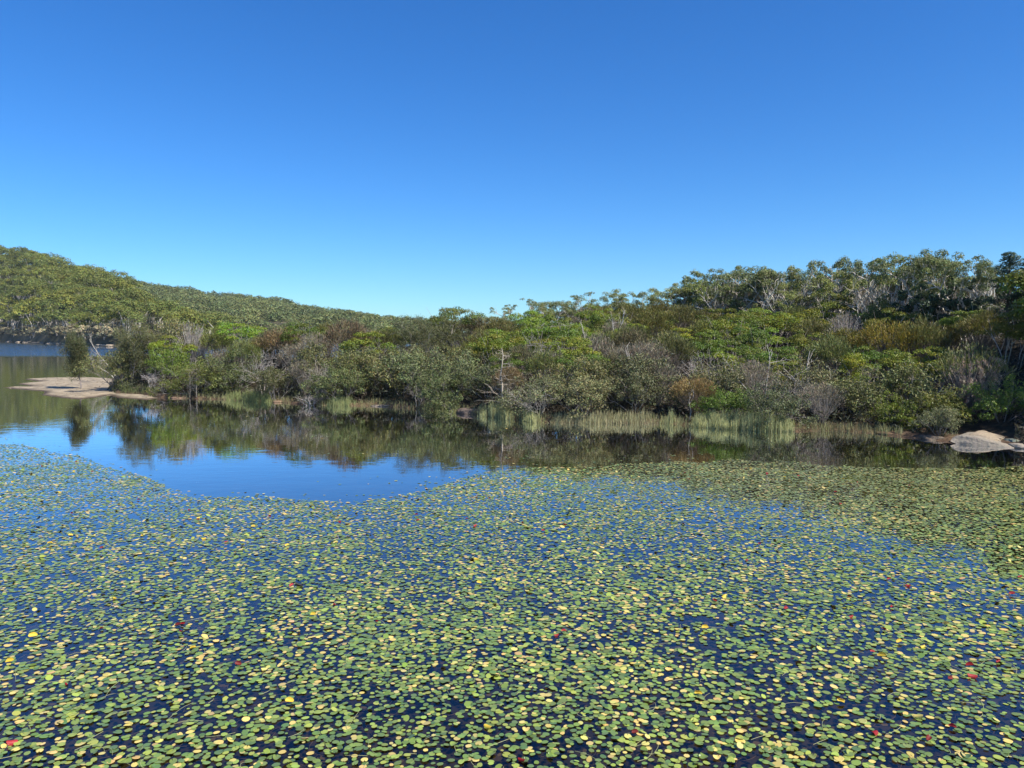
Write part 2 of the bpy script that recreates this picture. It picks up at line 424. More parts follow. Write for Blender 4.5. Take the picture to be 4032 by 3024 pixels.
# bank material: leaf litter above, ochre mud near the water
def bank_material():
    m, nt, out = new_mat("bank_soil")
    tc = N(nt, "ShaderNodeTexCoord"); sep = N(nt, "ShaderNodeSeparateXYZ"); nt.links.new(tc.outputs["Object"], sep.inputs[0])
    nz = N(nt, "ShaderNodeTexNoise"); nz.inputs["Scale"].default_value = 1.6; nz.inputs["Detail"].default_value = 10; nz.inputs["Roughness"].default_value = .7
    nt.links.new(tc.outputs["Object"], nz.inputs["Vector"])
    litter = N(nt, "ShaderNodeValToRGB"); e = litter.color_ramp.elements
    e[0].position = .35; e[0].color = (.018, .015, .01, 1); e[1].position = .65; e[1].color = (.065, .05, .03, 1)
    nt.links.new(nz.outputs["Fac"], litter.inputs[0])
    mud = N(nt, "ShaderNodeValToRGB"); e = mud.color_ramp.elements
    e[0].position = .35; e[0].color = (.05, .03, .018, 1); e[1].position = .68; e[1].color = (.17, .11, .065, 1)
    nt.links.new(nz.outputs["Fac"], mud.inputs[0])
    mr = N(nt, "ShaderNodeMapRange"); mr.inputs[1].default_value = .12; mr.inputs[2].default_value = .4
    nt.links.new(sep.outputs[2], mr.inputs[0])
    mx = N(nt, "ShaderNodeMix"); mx.data_type = 'RGBA'
    nt.links.new(mr.outputs[0], mx.inputs[0]); nt.links.new(mud.outputs[0], mx.inputs[6]); nt.links.new(litter.outputs[0], mx.inputs[7])
    p = N(nt, "ShaderNodeBsdfPrincipled"); p.inputs["Roughness"].default_value = .9; p.inputs["Specular IOR Level"].default_value = .2
    mr2 = N(nt, "ShaderNodeMapRange"); mr2.inputs[1].default_value = -.45; mr2.inputs[2].default_value = -.02
    nt.links.new(sep.outputs[2], mr2.inputs[0])
    m2 = N(nt, "ShaderNodeMix"); m2.data_type = 'RGBA'; m2.inputs[6].default_value = (.045, .038, .028, 1)
    nt.links.new(mr2.outputs[0], m2.inputs[0]); nt.links.new(mx.outputs[2], m2.inputs[7]); mx = m2
    nt.links.new(mx.outputs[2], p.inputs["Base Color"])
    b = N(nt, "ShaderNodeBump"); b.inputs["Strength"].default_value = .6; b.inputs["Distance"].default_value = .15
    nt.links.new(nz.outputs["Fac"], b.inputs["Height"]); nt.links.new(b.outputs[0], p.inputs["Normal"])
    nt.links.new(p.outputs[0], out.inputs[0])
    return m
U = np.concatenate([np.linspace(150, 4400, 640), np.linspace(4450, 5200, 20)])
Dd = np.concatenate([np.linspace(-4, -.4, 10), np.linspace(-.3, 3, 24), np.linspace(3.4, 60, 90), np.linspace(64, 150, 14)])
bank = grid_obj("bank", U, Dd, lambda u, v: rx(u) * (d_shore(u) + v + .5 * (fbm(u * .012, v * 0, 9) - .5)), lambda u, v: d_shore(u) + v + .5 * (fbm(u * .012, v * 0, 9) - .5), land, bank_material())
tag(bank, "brown leaf littered bank rising from the ochre waterline under the scrub", "bank", kind="structure")

bed = noise_mat("lake_mud", (.045, .04, .032), (.08, .07, .052), (.13, .11, .08), .7, .9, .4, .1)
ground = grid_obj("ground", np.linspace(-1290, 1490, 30), np.linspace(-85, 1790, 30), lambda u, v: u, lambda u, v: v, lambda u, v: u * 0 - 1.7, bed)
tag(ground, "dark muddy lake bed under the tea coloured water", "ground", kind="structure")

# ------------------------------------------------------------------ water
def water_material():
    m, nt, out = new_mat("water")
    g = N(nt, "ShaderNodeNewGeometry"); sep = N(nt, "ShaderNodeSeparateXYZ"); nt.links.new(g.outputs["Position"], sep.inputs[0])
    mp = N(nt, "ShaderNodeMapping"); mp.inputs["Scale"].default_value = (.5, 1.0, 1); nt.links.new(g.outputs["Position"], mp.inputs[0])
    n1 = N(nt, "ShaderNodeTexNoise"); n1.inputs["Scale"].default_value = 1.6; n1.inputs["Detail"].default_value = 3; nt.links.new(mp.outputs[0], n1.inputs["Vector"])
    n2 = N(nt, "ShaderNodeTexNoise"); n2.inputs["Scale"].default_value = 4.5; n2.inputs["Detail"].default_value = 2; nt.links.new(mp.outputs[0], n2.inputs["Vector"])
    # patches where the breeze ruffles the surface
    far = N(nt, "ShaderNodeMapRange"); far.inputs[1].default_value = 165; far.inputs[2].default_value = 190; nt.links.new(sep.outputs[1], far.inputs[0])
    patch = N(nt, "ShaderNodeTexNoise"); patch.inputs["Scale"].default_value = .05; nt.links.new(g.outputs["Position"], patch.inputs["Vector"])
    mid = N(nt, "ShaderNodeMapRange"); mid.inputs[1].default_value = 56; mid.inputs[2].default_value = 75; nt.links.new(sep.outputs[1], mid.inputs[0])
    def math_(op, a, b):
        n = N(nt, "ShaderNodeMath"); n.operation = op
        for k, x in enumerate((a, b)):
            if isinstance(x, (int, float)): n.inputs[k].default_value = x
            else: nt.links.new(x, n.inputs[k])
        return n.outputs[0]
    amp = math_('ADD', math_('MULTIPLY', far.outputs[0], .13), .0035)
    amp = math_('ADD', amp, math_('MULTIPLY', mid.outputs[0], .006))
    h = math_('ADD', n1.outputs["Fac"], math_('MULTIPLY', n2.outputs["Fac"], .35))
    h = math_('MULTIPLY', h, amp)
    b = N(nt, "ShaderNodeBump"); b.inputs["Strength"].default_value = 1; b.inputs["Distance"].default_value = 1
    nt.links.new(h, b.inputs["Height"])
    fr = N(nt, "ShaderNodeFresnel"); fr.inputs["IOR"].default_value = 1.34; nt.links.new(b.outputs[0], fr.inputs["Normal"])
    frp = math_('MINIMUM', math_('SUBTRACT', math_('MULTIPLY', fr.outputs[0], 2.15), .035), .97)
    gl = N(nt, "ShaderNodeBsdfGlossy"); gl.inputs["Roughness"].default_value = .0; gl.inputs["Color"].default_value = (.97, .98, 1, 1); nt.links.new(b.outputs[0], gl.inputs["Normal"])
    tr = N(nt, "ShaderNodeBsdfTransparent"); tr.inputs["Color"].default_value = (.50, .44, .32, 1)
    mx = N(nt, "ShaderNodeMixShader"); nt.links.new(frp, mx.inputs[0]); nt.links.new(tr.outputs[0], mx.inputs[1]); nt.links.new(gl.outputs[0], mx.inputs[2])
    nt.links.new(mx.outputs[0], out.inputs[0])
    return m
water = grid_obj("water", np.linspace(-1200, 400, 9), np.linspace(-60, 1100, 9), lambda u, v: u, lambda u, v: v, lambda u, v: u * 0, water_material())
tag(water, "calm lake water mirroring the scrub and blue sky", "water", kind="structure")

# ------------------------------------------------------------------ sand spit
def poly_sd(px, py, P):
    P = np.asarray(P); d = np.full(px.shape, 1e9); ins = np.zeros(px.shape, bool)
    for i in range(len(P)):
        a = P[i]; b = P[(i + 1) % len(P)]
        ex, ey = b - a; wx, wy = px - a[0], py - a[1]
        t = np.clip((wx * ex + wy * ey) / (ex * ex + ey * ey + 1e-12), 0, 1)
        d = np.minimum(d, np.hypot(wx - t * ex, wy - t * ey))
        c = (a[1] > py) != (b[1] > py)
        ins ^= c & (px < (b[0] - a[0]) * (py - a[1]) / ((b[1] - a[1]) if abs(b[1] - a[1]) > 1e-9 else 1e-9) + a[0])
    return np.where(ins, d, -d)
spit_px = [(5, 1527), (60, 1522), (140, 1524), (65, 1511), (110, 1508), (180, 1505), (95, 1493), (180, 1489), (300, 1487), (440, 1490), (560, 1520), (640, 1568), (560, 1574), (470, 1566), (430, 1556), (370, 1566), (310, 1573), (240, 1566), (165, 1556), (175, 1541), (90, 1534)]
spit_w = np.array([gp(a, b) for a, b in spit_px])
sand = noise_mat("sandstone_sand", (.12, .092, .06), (.28, .225, .15), (.41, .335, .23), 1.1, .8, .6, .08)
x0, x1 = spit_w[:, 0].min() - 1, spit_w[:, 0].max() + 1; y0, y1 = spit_w[:, 1].min() - 1, spit_w[:, 1].max() + 1
def spit_z(u, v):
    s = poly_sd(u, v, spit_w); n = fbm(u * .35, v * .35, 3)
    return np.clip(s * .12, -.6, .06 + .16 * n) + (fbm(u * 1.3, v * 1.3, 8) - .5) * .05
spit = grid_obj("sand_spit", np.linspace(x0, x1, 170), np.linspace(y0, y1, 150), lambda u, v: u, lambda u, v: v, spit_z, sand)
tag(spit, "low tan sandstone and sand spit at the tip of the wooded point", "sand spit", kind="structure")

# darker wet margin of the spit
nt_ = sand.node_tree; pb = next(n for n in nt_.nodes if n.type == 'BSDF_PRINCIPLED'); src_ = pb.inputs["Base Color"].links[0].from_socket
tc_ = N(nt_, "ShaderNodeTexCoord"); sp_ = N(nt_, "ShaderNodeSeparateXYZ"); nt_.links.new(tc_.outputs["Object"], sp_.inputs[0])
mr_ = N(nt_, "ShaderNodeMapRange"); mr_.inputs[1].default_value = .015; mr_.inputs[2].default_value = .085; nt_.links.new(sp_.outputs[2], mr_.inputs[0])
mx_ = N(nt_, "ShaderNodeMix"); mx_.data_type = 'RGBA'; mx_.inputs[6].default_value = (.06, .042, .028, 1)
nt_.links.new(mr_.outputs[0], mx_.inputs[0]); nt_.links.new(src_, mx_.inputs[7]); nt_.links.new(mx_.outputs[2], pb.inputs["Base Color"])
gp_ = Geo(); rpb = np.random.default_rng(4)
for i in range(420):
    X_ = rpb.uniform(spit_w[:, 0].min(), spit_w[:, 0].max()); Y_ = rpb.uniform(spit_w[:, 1].min(), spit_w[:, 1].max())
    if poly_sd(np.array([X_]), np.array([Y_]), spit_w)[0] < .1: continue
    r_ = rpb.uniform(.02, .09); z_ = float(spit_z(np.array([X_]), np.array([Y_]))[0])
    V_ = [(X_ + r_ * 1.4, Y_, z_), (X_, Y_ + r_, z_), (X_ - r_ * 1.3, Y_, z_), (X_, Y_ - r_, z_), (X_, Y_, z_ + r_ * .7)]
    gp_.add(V_, [(0, 1, 4), (1, 2, 4), (2, 3, 4), (3, 0, 4)], np.array([.16, .12, .085]) * rpb.uniform(.4, 1.6))
tag(gp_.build("pebbles", M_ROCK), "small stones and bits of debris scattered over the sand spit", "pebbles", kind="stuff")

# ------------------------------------------------------------------ far hills
A_SH = lin([(-900, 1345), (0, 1345), (430, 1362), (700, 1370), (1200, 1380)])
A_SK = lin([(-900, 700), (-300, 880), (0, 972), (30, 990), (60, 1010), (150, 1015), (200, 1032), (250, 1056), (350, 1092), (475, 1119), (542, 1155), (610, 1216), (680, 1252), (760, 1290), (900, 1330), (1200, 1360)])
A_D = lin([(-900, 260), (0, 240), (475, 200), (760, 130), (1200, 120)])
B_SK = lin([(200, 1085), (350, 1085), (430, 1100), (475, 1110), (520, 1118), (600, 1130), (700, 1145), (850, 1172), (950, 1182), (1100, 1197), (1180, 1217), (1300, 1232), (1400, 1252), (1500, 1275), (1700, 1310), (2000, 1330)])
C_SK = lin([(1000, 1250), (1100, 1236), (1180, 1229), (1300, 1226), (1370, 1230), (1450, 1243), (1550, 1258), (1650, 1262), (1700, 1272), (1800, 1288), (2000, 1330), (2600, 1330)])
CAN = 8.0
def hillA(u, t):   # t 0..1 from shore to crest, beyond: falls
    d = depth(A_SH(u)) + t * A_D(u); zc = ztop(A_SK(u), depth(A_SH(u)) + A_D(u)) - CAN
    z = np.where(t <= 1, zc * (1 - (1 - np.clip(t, 0, 1)) ** 1.25), zc - (t - 1) * 20)
    return np.where(t < 0, t * 12, np.maximum(z, .3 * (t >= 0))) + (fbm(u * .01, t * 6, 4) - .5) * 3 * np.clip(t * 5, 0, 1)
def dA(u, t): return depth(A_SH(u)) + t * A_D(u)
def dB(u, t): return 470 + t * 430
def hillB(u, t):
    zc = ztop(B_SK(u), 900) - CAN
    return np.where(t <= 1, np.where(t < 0, zc * .12 + t * 150, zc * (.12 + .88 * np.clip(t, 0, 1) ** .9)), zc - (t - 1) * 25) + (fbm(u * .008, t * 6, 14) - .5) * 5
def dC(u, t): return 1050 + t * 450
def hillC(u, t):
    zc = ztop(C_SK(u), 1500) - CAN
    return np.where(t <= 1, np.where(t < 0, zc * .3 + t * 200, zc * (.3 + .7 * np.clip(t, 0, 1))), zc - (t - 1) * 30) + (fbm(u * .008, t * 5, 24) - .5) * 4
hm = noise_mat("hill_soil", (.045, .045, .02), (.10, .09, .05), (.18, .15, .10), .15, .95, .3, .5)
tag(grid_obj("hill", np.linspace(-900, 1200, 110), np.linspace(-.06, 1.4, 50), lambda u, t: rx(u) * dA(u, t), dA, hillA, hm), "steep wooded hill across the lake", "hill", kind="structure")
tag(grid_obj("hill", np.linspace(200, 2000, 90), np.linspace(-.25, 1.4, 44), lambda u, t: rx(u) * dB(u, t), dB, hillB, hm), "long wooded ridge behind the lakeside hill", "hill", kind="structure")
tag(grid_obj("hill", np.linspace(1000, 2600, 60), np.linspace(-.25, 1.4, 34), lambda u, t: rx(u) * dC(u, t), dC, hillC, hm), "low hazy hill where the ridge ends", "hill", kind="structure")

# far trees
def far_tree(seed, H, ncl, nl, L, col, trunk=True):
    rng = np.random.default_rng(seed); g = Geo()
    Wd = H * .42
    if trunk:
        for s in range(2):
            a = rng.uniform(0, 6.28); e = np.array([math.cos(a) * Wd * .6, math.sin(a) * Wd * .6, H * .72])
            m = e * np.array([.3, .3, .5]) + rng.normal(0, .3, 3)
            tube(g, np.array([[0, 0, -1.], m, e]), [.2, .15, .06], 4, (.5, .45, .38), 1)
    for i in range(ncl):
        a = rng.uniform(0, 6.28); u = rng.uniform(0, 1) ** .5
        q = np.array([math.cos(a) * u * Wd, math.sin(a) * u * Wd, H * (.62 + .32 * math.sqrt(1 - u * u * .95) * rng.uniform(.6, 1))])
        s = rng.uniform(.12, .21) * H
        clump(g, rng, q, (s, s, s * .8), nl, np.array(col) * rng.uniform(.8, 1.22), L, L * .65, up=.5, jit=.28)
    return g
def flat(g):
    V = np.concatenate(g.v)
    quads = [f for f in g.f]; return V, np.concatenate(quads), np.concatenate(g.c), np.concatenate(g.m)
C_FAR = (.175, .19, .036)
FT = [far_tree(100 + i, 11 + i % 3, 16, 55, .62, C_FAR) for i in range(6)]
FTS = [far_tree(120 + i, 4.2, 7, 50, .4, (.36, .32, .21), False) for i in range(3)]
FTB = [flat(far_tree(140 + i, 11, 11, 22, .9, (.15, .17, .055), False)) for i in range(4)]
FTC = [flat(far_tree(150 + i, 11, 6, 14, 1.5, (.14, .17, .08), False)) for i in range(4)]
def scatter(dist, hill, u0, u1, t0, t1, spacing, rng):
    pts = []
    d0, d1 = float(np.min(dist(np.array([u0, u1]), t0))), float(np.max(dist(np.array([u0, u1]), t1)))
    y = d0
    while y < d1:
        xa, xb = rx(u0) * y, rx(u1) * y
        x = xa + rng.uniform(0, spacing)
        while x < xb:
            yy = y + rng.uniform(-.4, .4) * spacing; xx = x + rng.uniform(-.35, .35) * spacing
            u = us_of(xx, yy); da, db = dist(u, 0.0), dist(u, 1.0); t = (yy - da) / (db - da)
            if t0 <= t <= t1 and u0 <= u <= u1: pts.append((xx, yy, float(hill(u, t)), t, float(u)))
            x += spacing
        y += spacing * .85
    return pts
def stuff_forest(name, pts, flats, label, rng, tint):
    g = Geo()
    for (x, y, z, t, u) in pts:
        V, Fq, Cc, Mm = flats[rng.integers(len(flats))]
        a = rng.uniform(0, 6.28); s = rng.uniform(.55, 1.4)
        ca, sa = math.cos(a) * s, math.sin(a) * s
        W = np.stack([V[:, 0] * ca - V[:, 1] * sa + x, V[:, 0] * sa + V[:, 1] * ca + y, V[:, 2] * s * rng.uniform(.85, 1.1) + z], 1)
        w = rng.uniform(0, 1); tc = np.array(tint[0]) * (1 - w) + np.array(tint[1]) * w
        g.add(W, Fq, Cc * tc * rng.uniform(.7, 1.2)); g.m[-1] = Mm
    o = g.build(name, [M_LEAF, M_BARK]); tag(o, label, "woodland", kind="stuff"); return o
rng = np.random.default_rng(5)
stuff_forest("woodland", scatter(dB, hillB, 330, 1800, -.16, 1.03, 8.0, rng), FTB, "hazy green canopy covering the long ridge", rng, [(1.1, 1.05, 1), (.8, .9, 1)])
stuff_forest("woodland", scatter(dC, hillC, 1050, 1950, .1, 1.03, 10.0, rng), FTC, "dull green canopy covering the low end hill", rng, [(1, 1, 1.1), (.85, .95, 1)])
ptsA = [p for p in scatter(dA, hillA, -60, 860, .035, 1.02, 6.8, rng) if p[4] < 560 or p[3] > .45]
vis = [p for p in ptsA if -10 < p[4] < 700]
front = sorted([p for p in vis if p[3] < .34 or p[3] > .95], key=lambda p: p[1])
ind = set(id(p) for p in front[:230])
rest = [p for p in ptsA if id(p) not in ind]
stuff_forest("woodland", rest, [flat(g) for g in FT], "sunlit olive green gum canopy covering the lakeside hill", rng, [(1.15, 1.1, .9), (.75, .85, 1.05)])
def split_mat(g, m, name, mat):
    o = Geo(); off = 0; base = 0
    for v, f, c, mm in zip(g.v, g.f, g.c, g.m):
        if mm[0] == m: o.add(v, f - base, c)
        base += len(v)
    return o.build(name, mat, link=False)
ft_me = [(split_mat(g, 1, "trunk", M_BARK), split_mat(g, 0, "crown", M_LEAF)) for g in FT]
fs_me = [g.build("far_shrub", [M_LEAF, M_BARK], link=False) for g in FTS]
def one(me, name, loc, s, rz, tint, label, cat, group, sz=None):
    if isinstance(me, tuple):
        o = bpy.data.objects.new(name, None); COL.objects.link(o)
        for n_, m_ in zip(("trunk", "crown"), me):
            c_ = bpy.data.objects.new(n_, m_); COL.objects.link(c_); c_.parent = o
            if n_ == "crown": c_.color = (*tint, 1)
    else: o = bpy.data.objects.new(name, me); COL.objects.link(o)
    o.location = loc; o.scale = (s, s, sz or s); o.rotation_euler[2] = rz
    o.color = (*tint, 1); return tag(o, label, cat, group)
for i, p in enumerate([p for p in ptsA if id(p) in ind]):
    w = rng.uniform(0, 1); k = rng.uniform(.85, 1.15)
    tint = [a * (1 - w) + b * w for a, b in zip((1.15 * k, 1.1 * k, .9 * k), (.72 * k, .82 * k, 1.0 * k))]
    sky = p[3] > .95; low = p[3] < .12
    shade = "yellow green" if w < .4 else ("olive green" if w < .7 else "dark green")
    where = "on the hill crest" if sky else ("by the far shore" if low else "low on the far slope")
    where += [", below the hill summit", ", beyond the shore rocks", ", beyond the wide shore rocks", ", behind the tip she oak", ", behind the driftwood point"][min(4, int(p[4] / 125))]
    where = where.replace(",", "")
    one(ft_me[rng.integers(6)], "gum_tree", (p[0], p[1], p[2]), rng.uniform(.6, 1.4) * (.85 if sky else 1), rng.uniform(0, 6.28), tint, f"small {shade} gum tree {where}", "tree", f"{shade} gum trees {where}")
# scrub and rocks along the far shore
for i in range(120):
    u = -20 + i * 4.0 + rng.uniform(-3, 3); t = rng.uniform(.004, .04); d = float(dA(u, t))
    w = rng.uniform(.7, 1.2)
    one(fs_me[rng.integers(3)], "shrub", (float(rx(u)) * d, d, float(hillA(u, t)) - .2), rng.uniform(1.0, 2.0), rng.uniform(0, 6.28), (w, w * .98, w * .85), "grey brown shrub low on the far shore beyond the lake", "shrub", "shrubs along the far shore")

# ------------------------------------------------------------------ rocks
def rock_geo(seed, sx, sy, sz, col, rough=.22, sub=3, flatb=True):
    import bmesh
    bm = bmesh.new(); bmesh.ops.create_icosphere(bm, subdivisions=sub, radius=1)
    g = Geo(); sc = Vector((seed * 3.1, seed * 1.7, 0))
    vs = []
    for v in bm.verts:
        n = v.co.normalized(); k = 1 + rough * mnoise.noise(n * 1.6 + sc) * 1.6 + rough * .4 * mnoise.noise(n * 5 + sc)
        q = n * k
        q = Vector([max(-.86, min(.86, c)) for c in q])   # squared off
        q.z = round(q.z * 5) / 5 * .35 + q.z * .65           # bedding
        vs.append((q.x * sx, q.y * sy, q.z * sz))
    fs = [[v.index for v in f.verts] for f in bm.faces]
    cols = vary(np.random.default_rng(seed), col, len(fs), .03, .08); bm.free()
    g.add(vs, fs, cols); return g
def rock(name, us, vs, w, h, dpt, col, label, seed, group=None, rz=0, rough=.22):
    x, y = gp(us, vs)
    o = rock_geo(seed, w / 1.64, dpt / 1.64, h / .9, col, rough).build(name, M_ROCK)
    o.location = (x, y + dpt * .4, h * .1); o.rotation_euler[2] = rz
    return tag(o, label, "rock", group)
TAN = (.44, .33, .23); GREYR = (.33, .29, .25); DARKR = (.13, .1, .08)
for i, (u, w) in enumerate([(30, 5), (66, 4), (100, 7), (134, 6), (160, 4), (198, 8), (222, 5), (248, 4), (385, 5), (408, 6), (425, 4)]):
    v = float(A_SH(u)) + .8; x, y = gp(u, v)
    o = rock_geo(40 + i, w / 2.4, 2, .5, (.34, .27, .19)).build("shore_rock", M_ROCK); o.location = (x, y + 2, .2)
    tag(o, ["flat tan", "small tan", "pale tan", "broad tan", "blocky tan", "long tan", "low tan", "rounded tan", "cracked tan", "wide pale", "stubby tan"][i] + " rock at the waterline of the far shore", "rock", "rocks along the far shore")

# big sandstone slab: tilted wedge, bedding crack between two layers
def slab_object():
    root = bpy.data.objects.new("sandstone_slab", None); COL.objects.link(root)
    x, y = gp(3742, 1746); xe, ye = gp(3985, 1768); root.location = (x, y, 0); root.rotation_euler[2] = math.atan2(ye - y, xe - x); k = math.hypot(xe - x, ye - y) / 2.75; root.scale = (k, 1, .68)
    tag(root, "big pale sandstone slab tilting down into the water below the dark hollow", "rock")
    def wedge(name, prof, y0, y1, col, seed, tilt):
        """prof: (x, zlow, zhigh) samples; swept from y0 to y1"""
        g = Geo(); nx = 40; ny = 12
        xs = np.linspace(prof[0][0], prof[-1][0], nx)
        lo = np.interp(xs, [p[0] for p in prof], [p[1] for p in prof]); hi = np.interp(xs, [p[0] for p in prof], [p[2] for p in prof])
        ring = []
        th = np.linspace(0, 1, 9)
        # cross-section loop at each x: front low -> front high -> back high -> back low
        sec = []
        for f in np.linspace(0, 1, 7): sec.append((0, f))
        for f in np.linspace(.1, 1, 8): sec.append((f, 1))
        for f in np.linspace(.8, 0, 4): sec.append((1, f))
        V = []
        for i, X in enumerate(xs):
            for (a, b) in sec:
                yy = y0 + (y1 - y0) * a + b * tilt * (1 - a) * .6
                zz = lo[i] + (hi[i] - lo[i]) * b - a * .15 * (1 - b)
                nn = mnoise.noise(Vector((X * 1.3 + seed, yy * 1.3, zz * 5))) * .07 + mnoise.noise(Vector((X * 5 + seed, yy * 5, zz * 9))) * .025
                rb = math.sin(zz * 26 + X * 2) * .012
                V.append((X, yy + nn + rb, zz + nn * .6))
        k = len(sec); F_ = []
        for i in range(nx - 1):
            for j in range(k - 1):
                F_.append((i * k + j, (i + 1) * k + j, (i + 1) * k + j + 1, i * k + j + 1))
        g.add(V, F_, vary(np.random.default_rng(seed), col, len(F_), .02, .06))
        for e in (0, nx - 1): g.add([V[e * k + j] for j in range(k)], [list(range(k))], col)
        return g.build(name, M_ROCK, root)
    wedge("rock_face", [(0, .14, .36), (.18, .03, .5), (.5, -.1, .56), (1.0, -.15, .52), (1.6, -.2, .36), (2.2, -.2, .18), (2.75, -.2, .01)], 0, 2.2, (.24, .205, .155), 3, .5)
    wedge("upper_layer", [(.6, .55, .60), (.75, .54, .68), (1.0, .48, .66), (1.5, .36, .48), (1.9, .24, .30)], .75, 2.4, (.28, .22, .15), 7, .3)
slab_object()
rock("boulder", 3690, 1733, .9, .16, 1.0, (.13, .10, .07), "small brown boulder beside the big sandstone slab", 5)
rock("boulder", 4030, 1766, .6, .16, .9, (.26, .22, .17), "grey boulder just past the low tip of the sandstone slab", 8)
rock("boulder", 4000, 1752, .6, .22, .7, (.17, .19, .15), "low flat stone behind the tip of the sandstone slab", 12)
rock("boulder", 1858, 1630, 1.9, .3, 1.4, DARKR, "dark boulder with pale streaks at the edge of the central reeds", 9)
rock("boulder", 3610, 1716, 1.6, .16, 1.2, (.12, .08, .05), "low russet rock shelf at the waterline", 14)
rock("boulder", 3520, 1712, 1.3, .12, 1.0, (.14, .09, .05), "flat ochre stone at the end of the thin reeds", 15)
rock("boulder", 1500, 1601, 1.4, .1, .8, (.2, .16, .12), "thin pale ledge under the twisted bank shrubs", 16)
rock("boulder", 1092, 1585, .8, .12, .8, (.2, .13, .08), "ochre stone beside the pale dead bush", 17)
rock("boulder", 700, 1569, 1.3, .1, .8, (.2, .13, .08), "low ochre ledge below the forked snag", 18)

# ------------------------------------------------------------------ near vegetation
def proto(tup):
    t, c, H = tup[:3]
    H = max(float(np.percentile(np.concatenate(g_.v)[:, 2], 99.6)) for g_ in (t, c) if g_ is not None)
    d = dict(H=H, t=t.build("trunk", M_BARK, link=False), c=c.build("crown", M_LEAF, link=False) if c is not None else None)
    if len(tup) > 3: d['x'] = tup[3].build("seed_heads", M_LEAF, link=False)
    return d
def protob(tup):
    t, c, H = tup; H = max(float(np.concatenate(g_.v)[:, 2].max()) for g_ in (t, c)); return dict(H=H, t=t.build("trunk", M_BARK, link=False), c=c.build("branches", M_BARK, link=False))
print("terrain", time.time() - T0)
K = {
 'gum': [proto(k_gum(1, stems=2, open_=.8)), proto(k_gum(2, stems=3, open_=.75)), proto(k_gum(3, stems=3, open_=.72)), proto(k_gum(4, stems=2, open_=.8)), proto(k_gum(6, stems=2, open_=1.1))],
 'gumopen': [proto(k_gum(12, stems=2, open_=.5, clr=.7)), proto(k_gum(14, stems=1, open_=.45))],
 'tea': [proto(k_tea(20 + i, W=[2.2, 2.5, 1.9, 2.3][i])) for i in range(4)],
 'teatall': [proto(k_tea(30 + i, H=4, W=1.6, tall=.7)) for i in range(2)],
 'broom': [proto(k_broom(40 + i, W=[2.0, 2.4, 1.8][i])) for i in range(3)],
 'rust': [proto(k_broom(50 + i, tip=C_RUST, W=[2.0, 2.3][i])) for i in range(2)],
 'greybroom': [proto(k_broom(60 + i, stem=(.26, .23, .195), tip=(.20, .17, .11), tuft=12, n=150)) for i in range(2)],
 'fan': [proto(k_broom(65, stem=(.33, .3, .27), tip=(.22, .19, .16), tuft=2, n=130))],
 'bank': [proto(k_bank(70 + i)) for i in range(4)],
 'bankgreen': [proto(k_bank(80 + i, col=(.115, .135, .045), dens=1.3)) for i in range(2)],
 'cas': [proto(k_cas(90 + i)) for i in range(3)],
 'cone': [proto(k_cone(95 + i)) for i in range(2)],
 'bare': [protob(k_bare(200 + i)) for i in range(3)],
 'palebare': [protob(k_bare(210 + i, col=(.42, .38, .34), lean=1.0)) for i in range(2)],
 'snag': [protob(k_snag(220 + i)) for i in range(3)],
 'pale': [protob(k_pale(230 + i)) for i in range(4)],
 'casd': [proto(k_cas(99, H=4.0, dense=150))],
 'plume': [proto(k_plume(240))],
 'broad': [proto(k_bank(250, H=5, W=2, col=(.045, .07, .028), dens=2.0, L=.26, Wd=.13))],
 'orange': [proto(k_broom(260, H=3, W=1.7, stem=(.22, .165, .11), tip=(.24, .17, .06), n=160, tuft=20))],
}
print("protos", time.time() - T0)
NAMES = {'casd': ("she_oak", "tree", "feathery dark she oak"), 'pale': ("bare_gum_tree", "tree", "leafless pale forking gum"), 'gum': ("gum_tree", "tree", "pale trunked gum tree"), 'gumopen': ("gum_tree", "tree", "sparse crowned gum tree"), 'tea': ("tea_tree", "tree", "green tea tree"),
 'teatall': ("tea_tree", "tree", "upright green tea tree"), 'broom': ("scrub_tree", "tree", "olive broom shaped tree"), 'rust': ("scrub_tree", "tree", "rusty broom shaped tree"),
 'greybroom': ("twiggy_shrub", "shrub", "grey twiggy vase shrub"), 'fan': ("twiggy_shrub", "shrub", "grey fan of bare upright stems"), 'bank': ("shrub", "shrub", "grey green rounded shrub"),
 'bankgreen': ("shrub", "shrub", "leafy green rounded shrub"), 'cas': ("she_oak", "tree", "feathery dark olive she oak"), 'cone': ("conical_tree", "tree", "dark conical tree"),
 'bare': ("bare_shrub", "shrub", "leafless grey shrub"), 'palebare': ("dead_bush", "dead bush", "bleached dead bush"), 'snag': ("dead_tree", "dead tree", "pale dead standing tree"),
 'plume': ("seeding_shrub", "shrub", "shrub hung with drooping straw seed heads"), 'broad': ("broadleaf_tree", "tree", "dark round broadleaf tree"), 'orange': ("orange_shrub", "shrub", "orange brown feathery shrub")}
placed = []   # x, y, r
recs = []
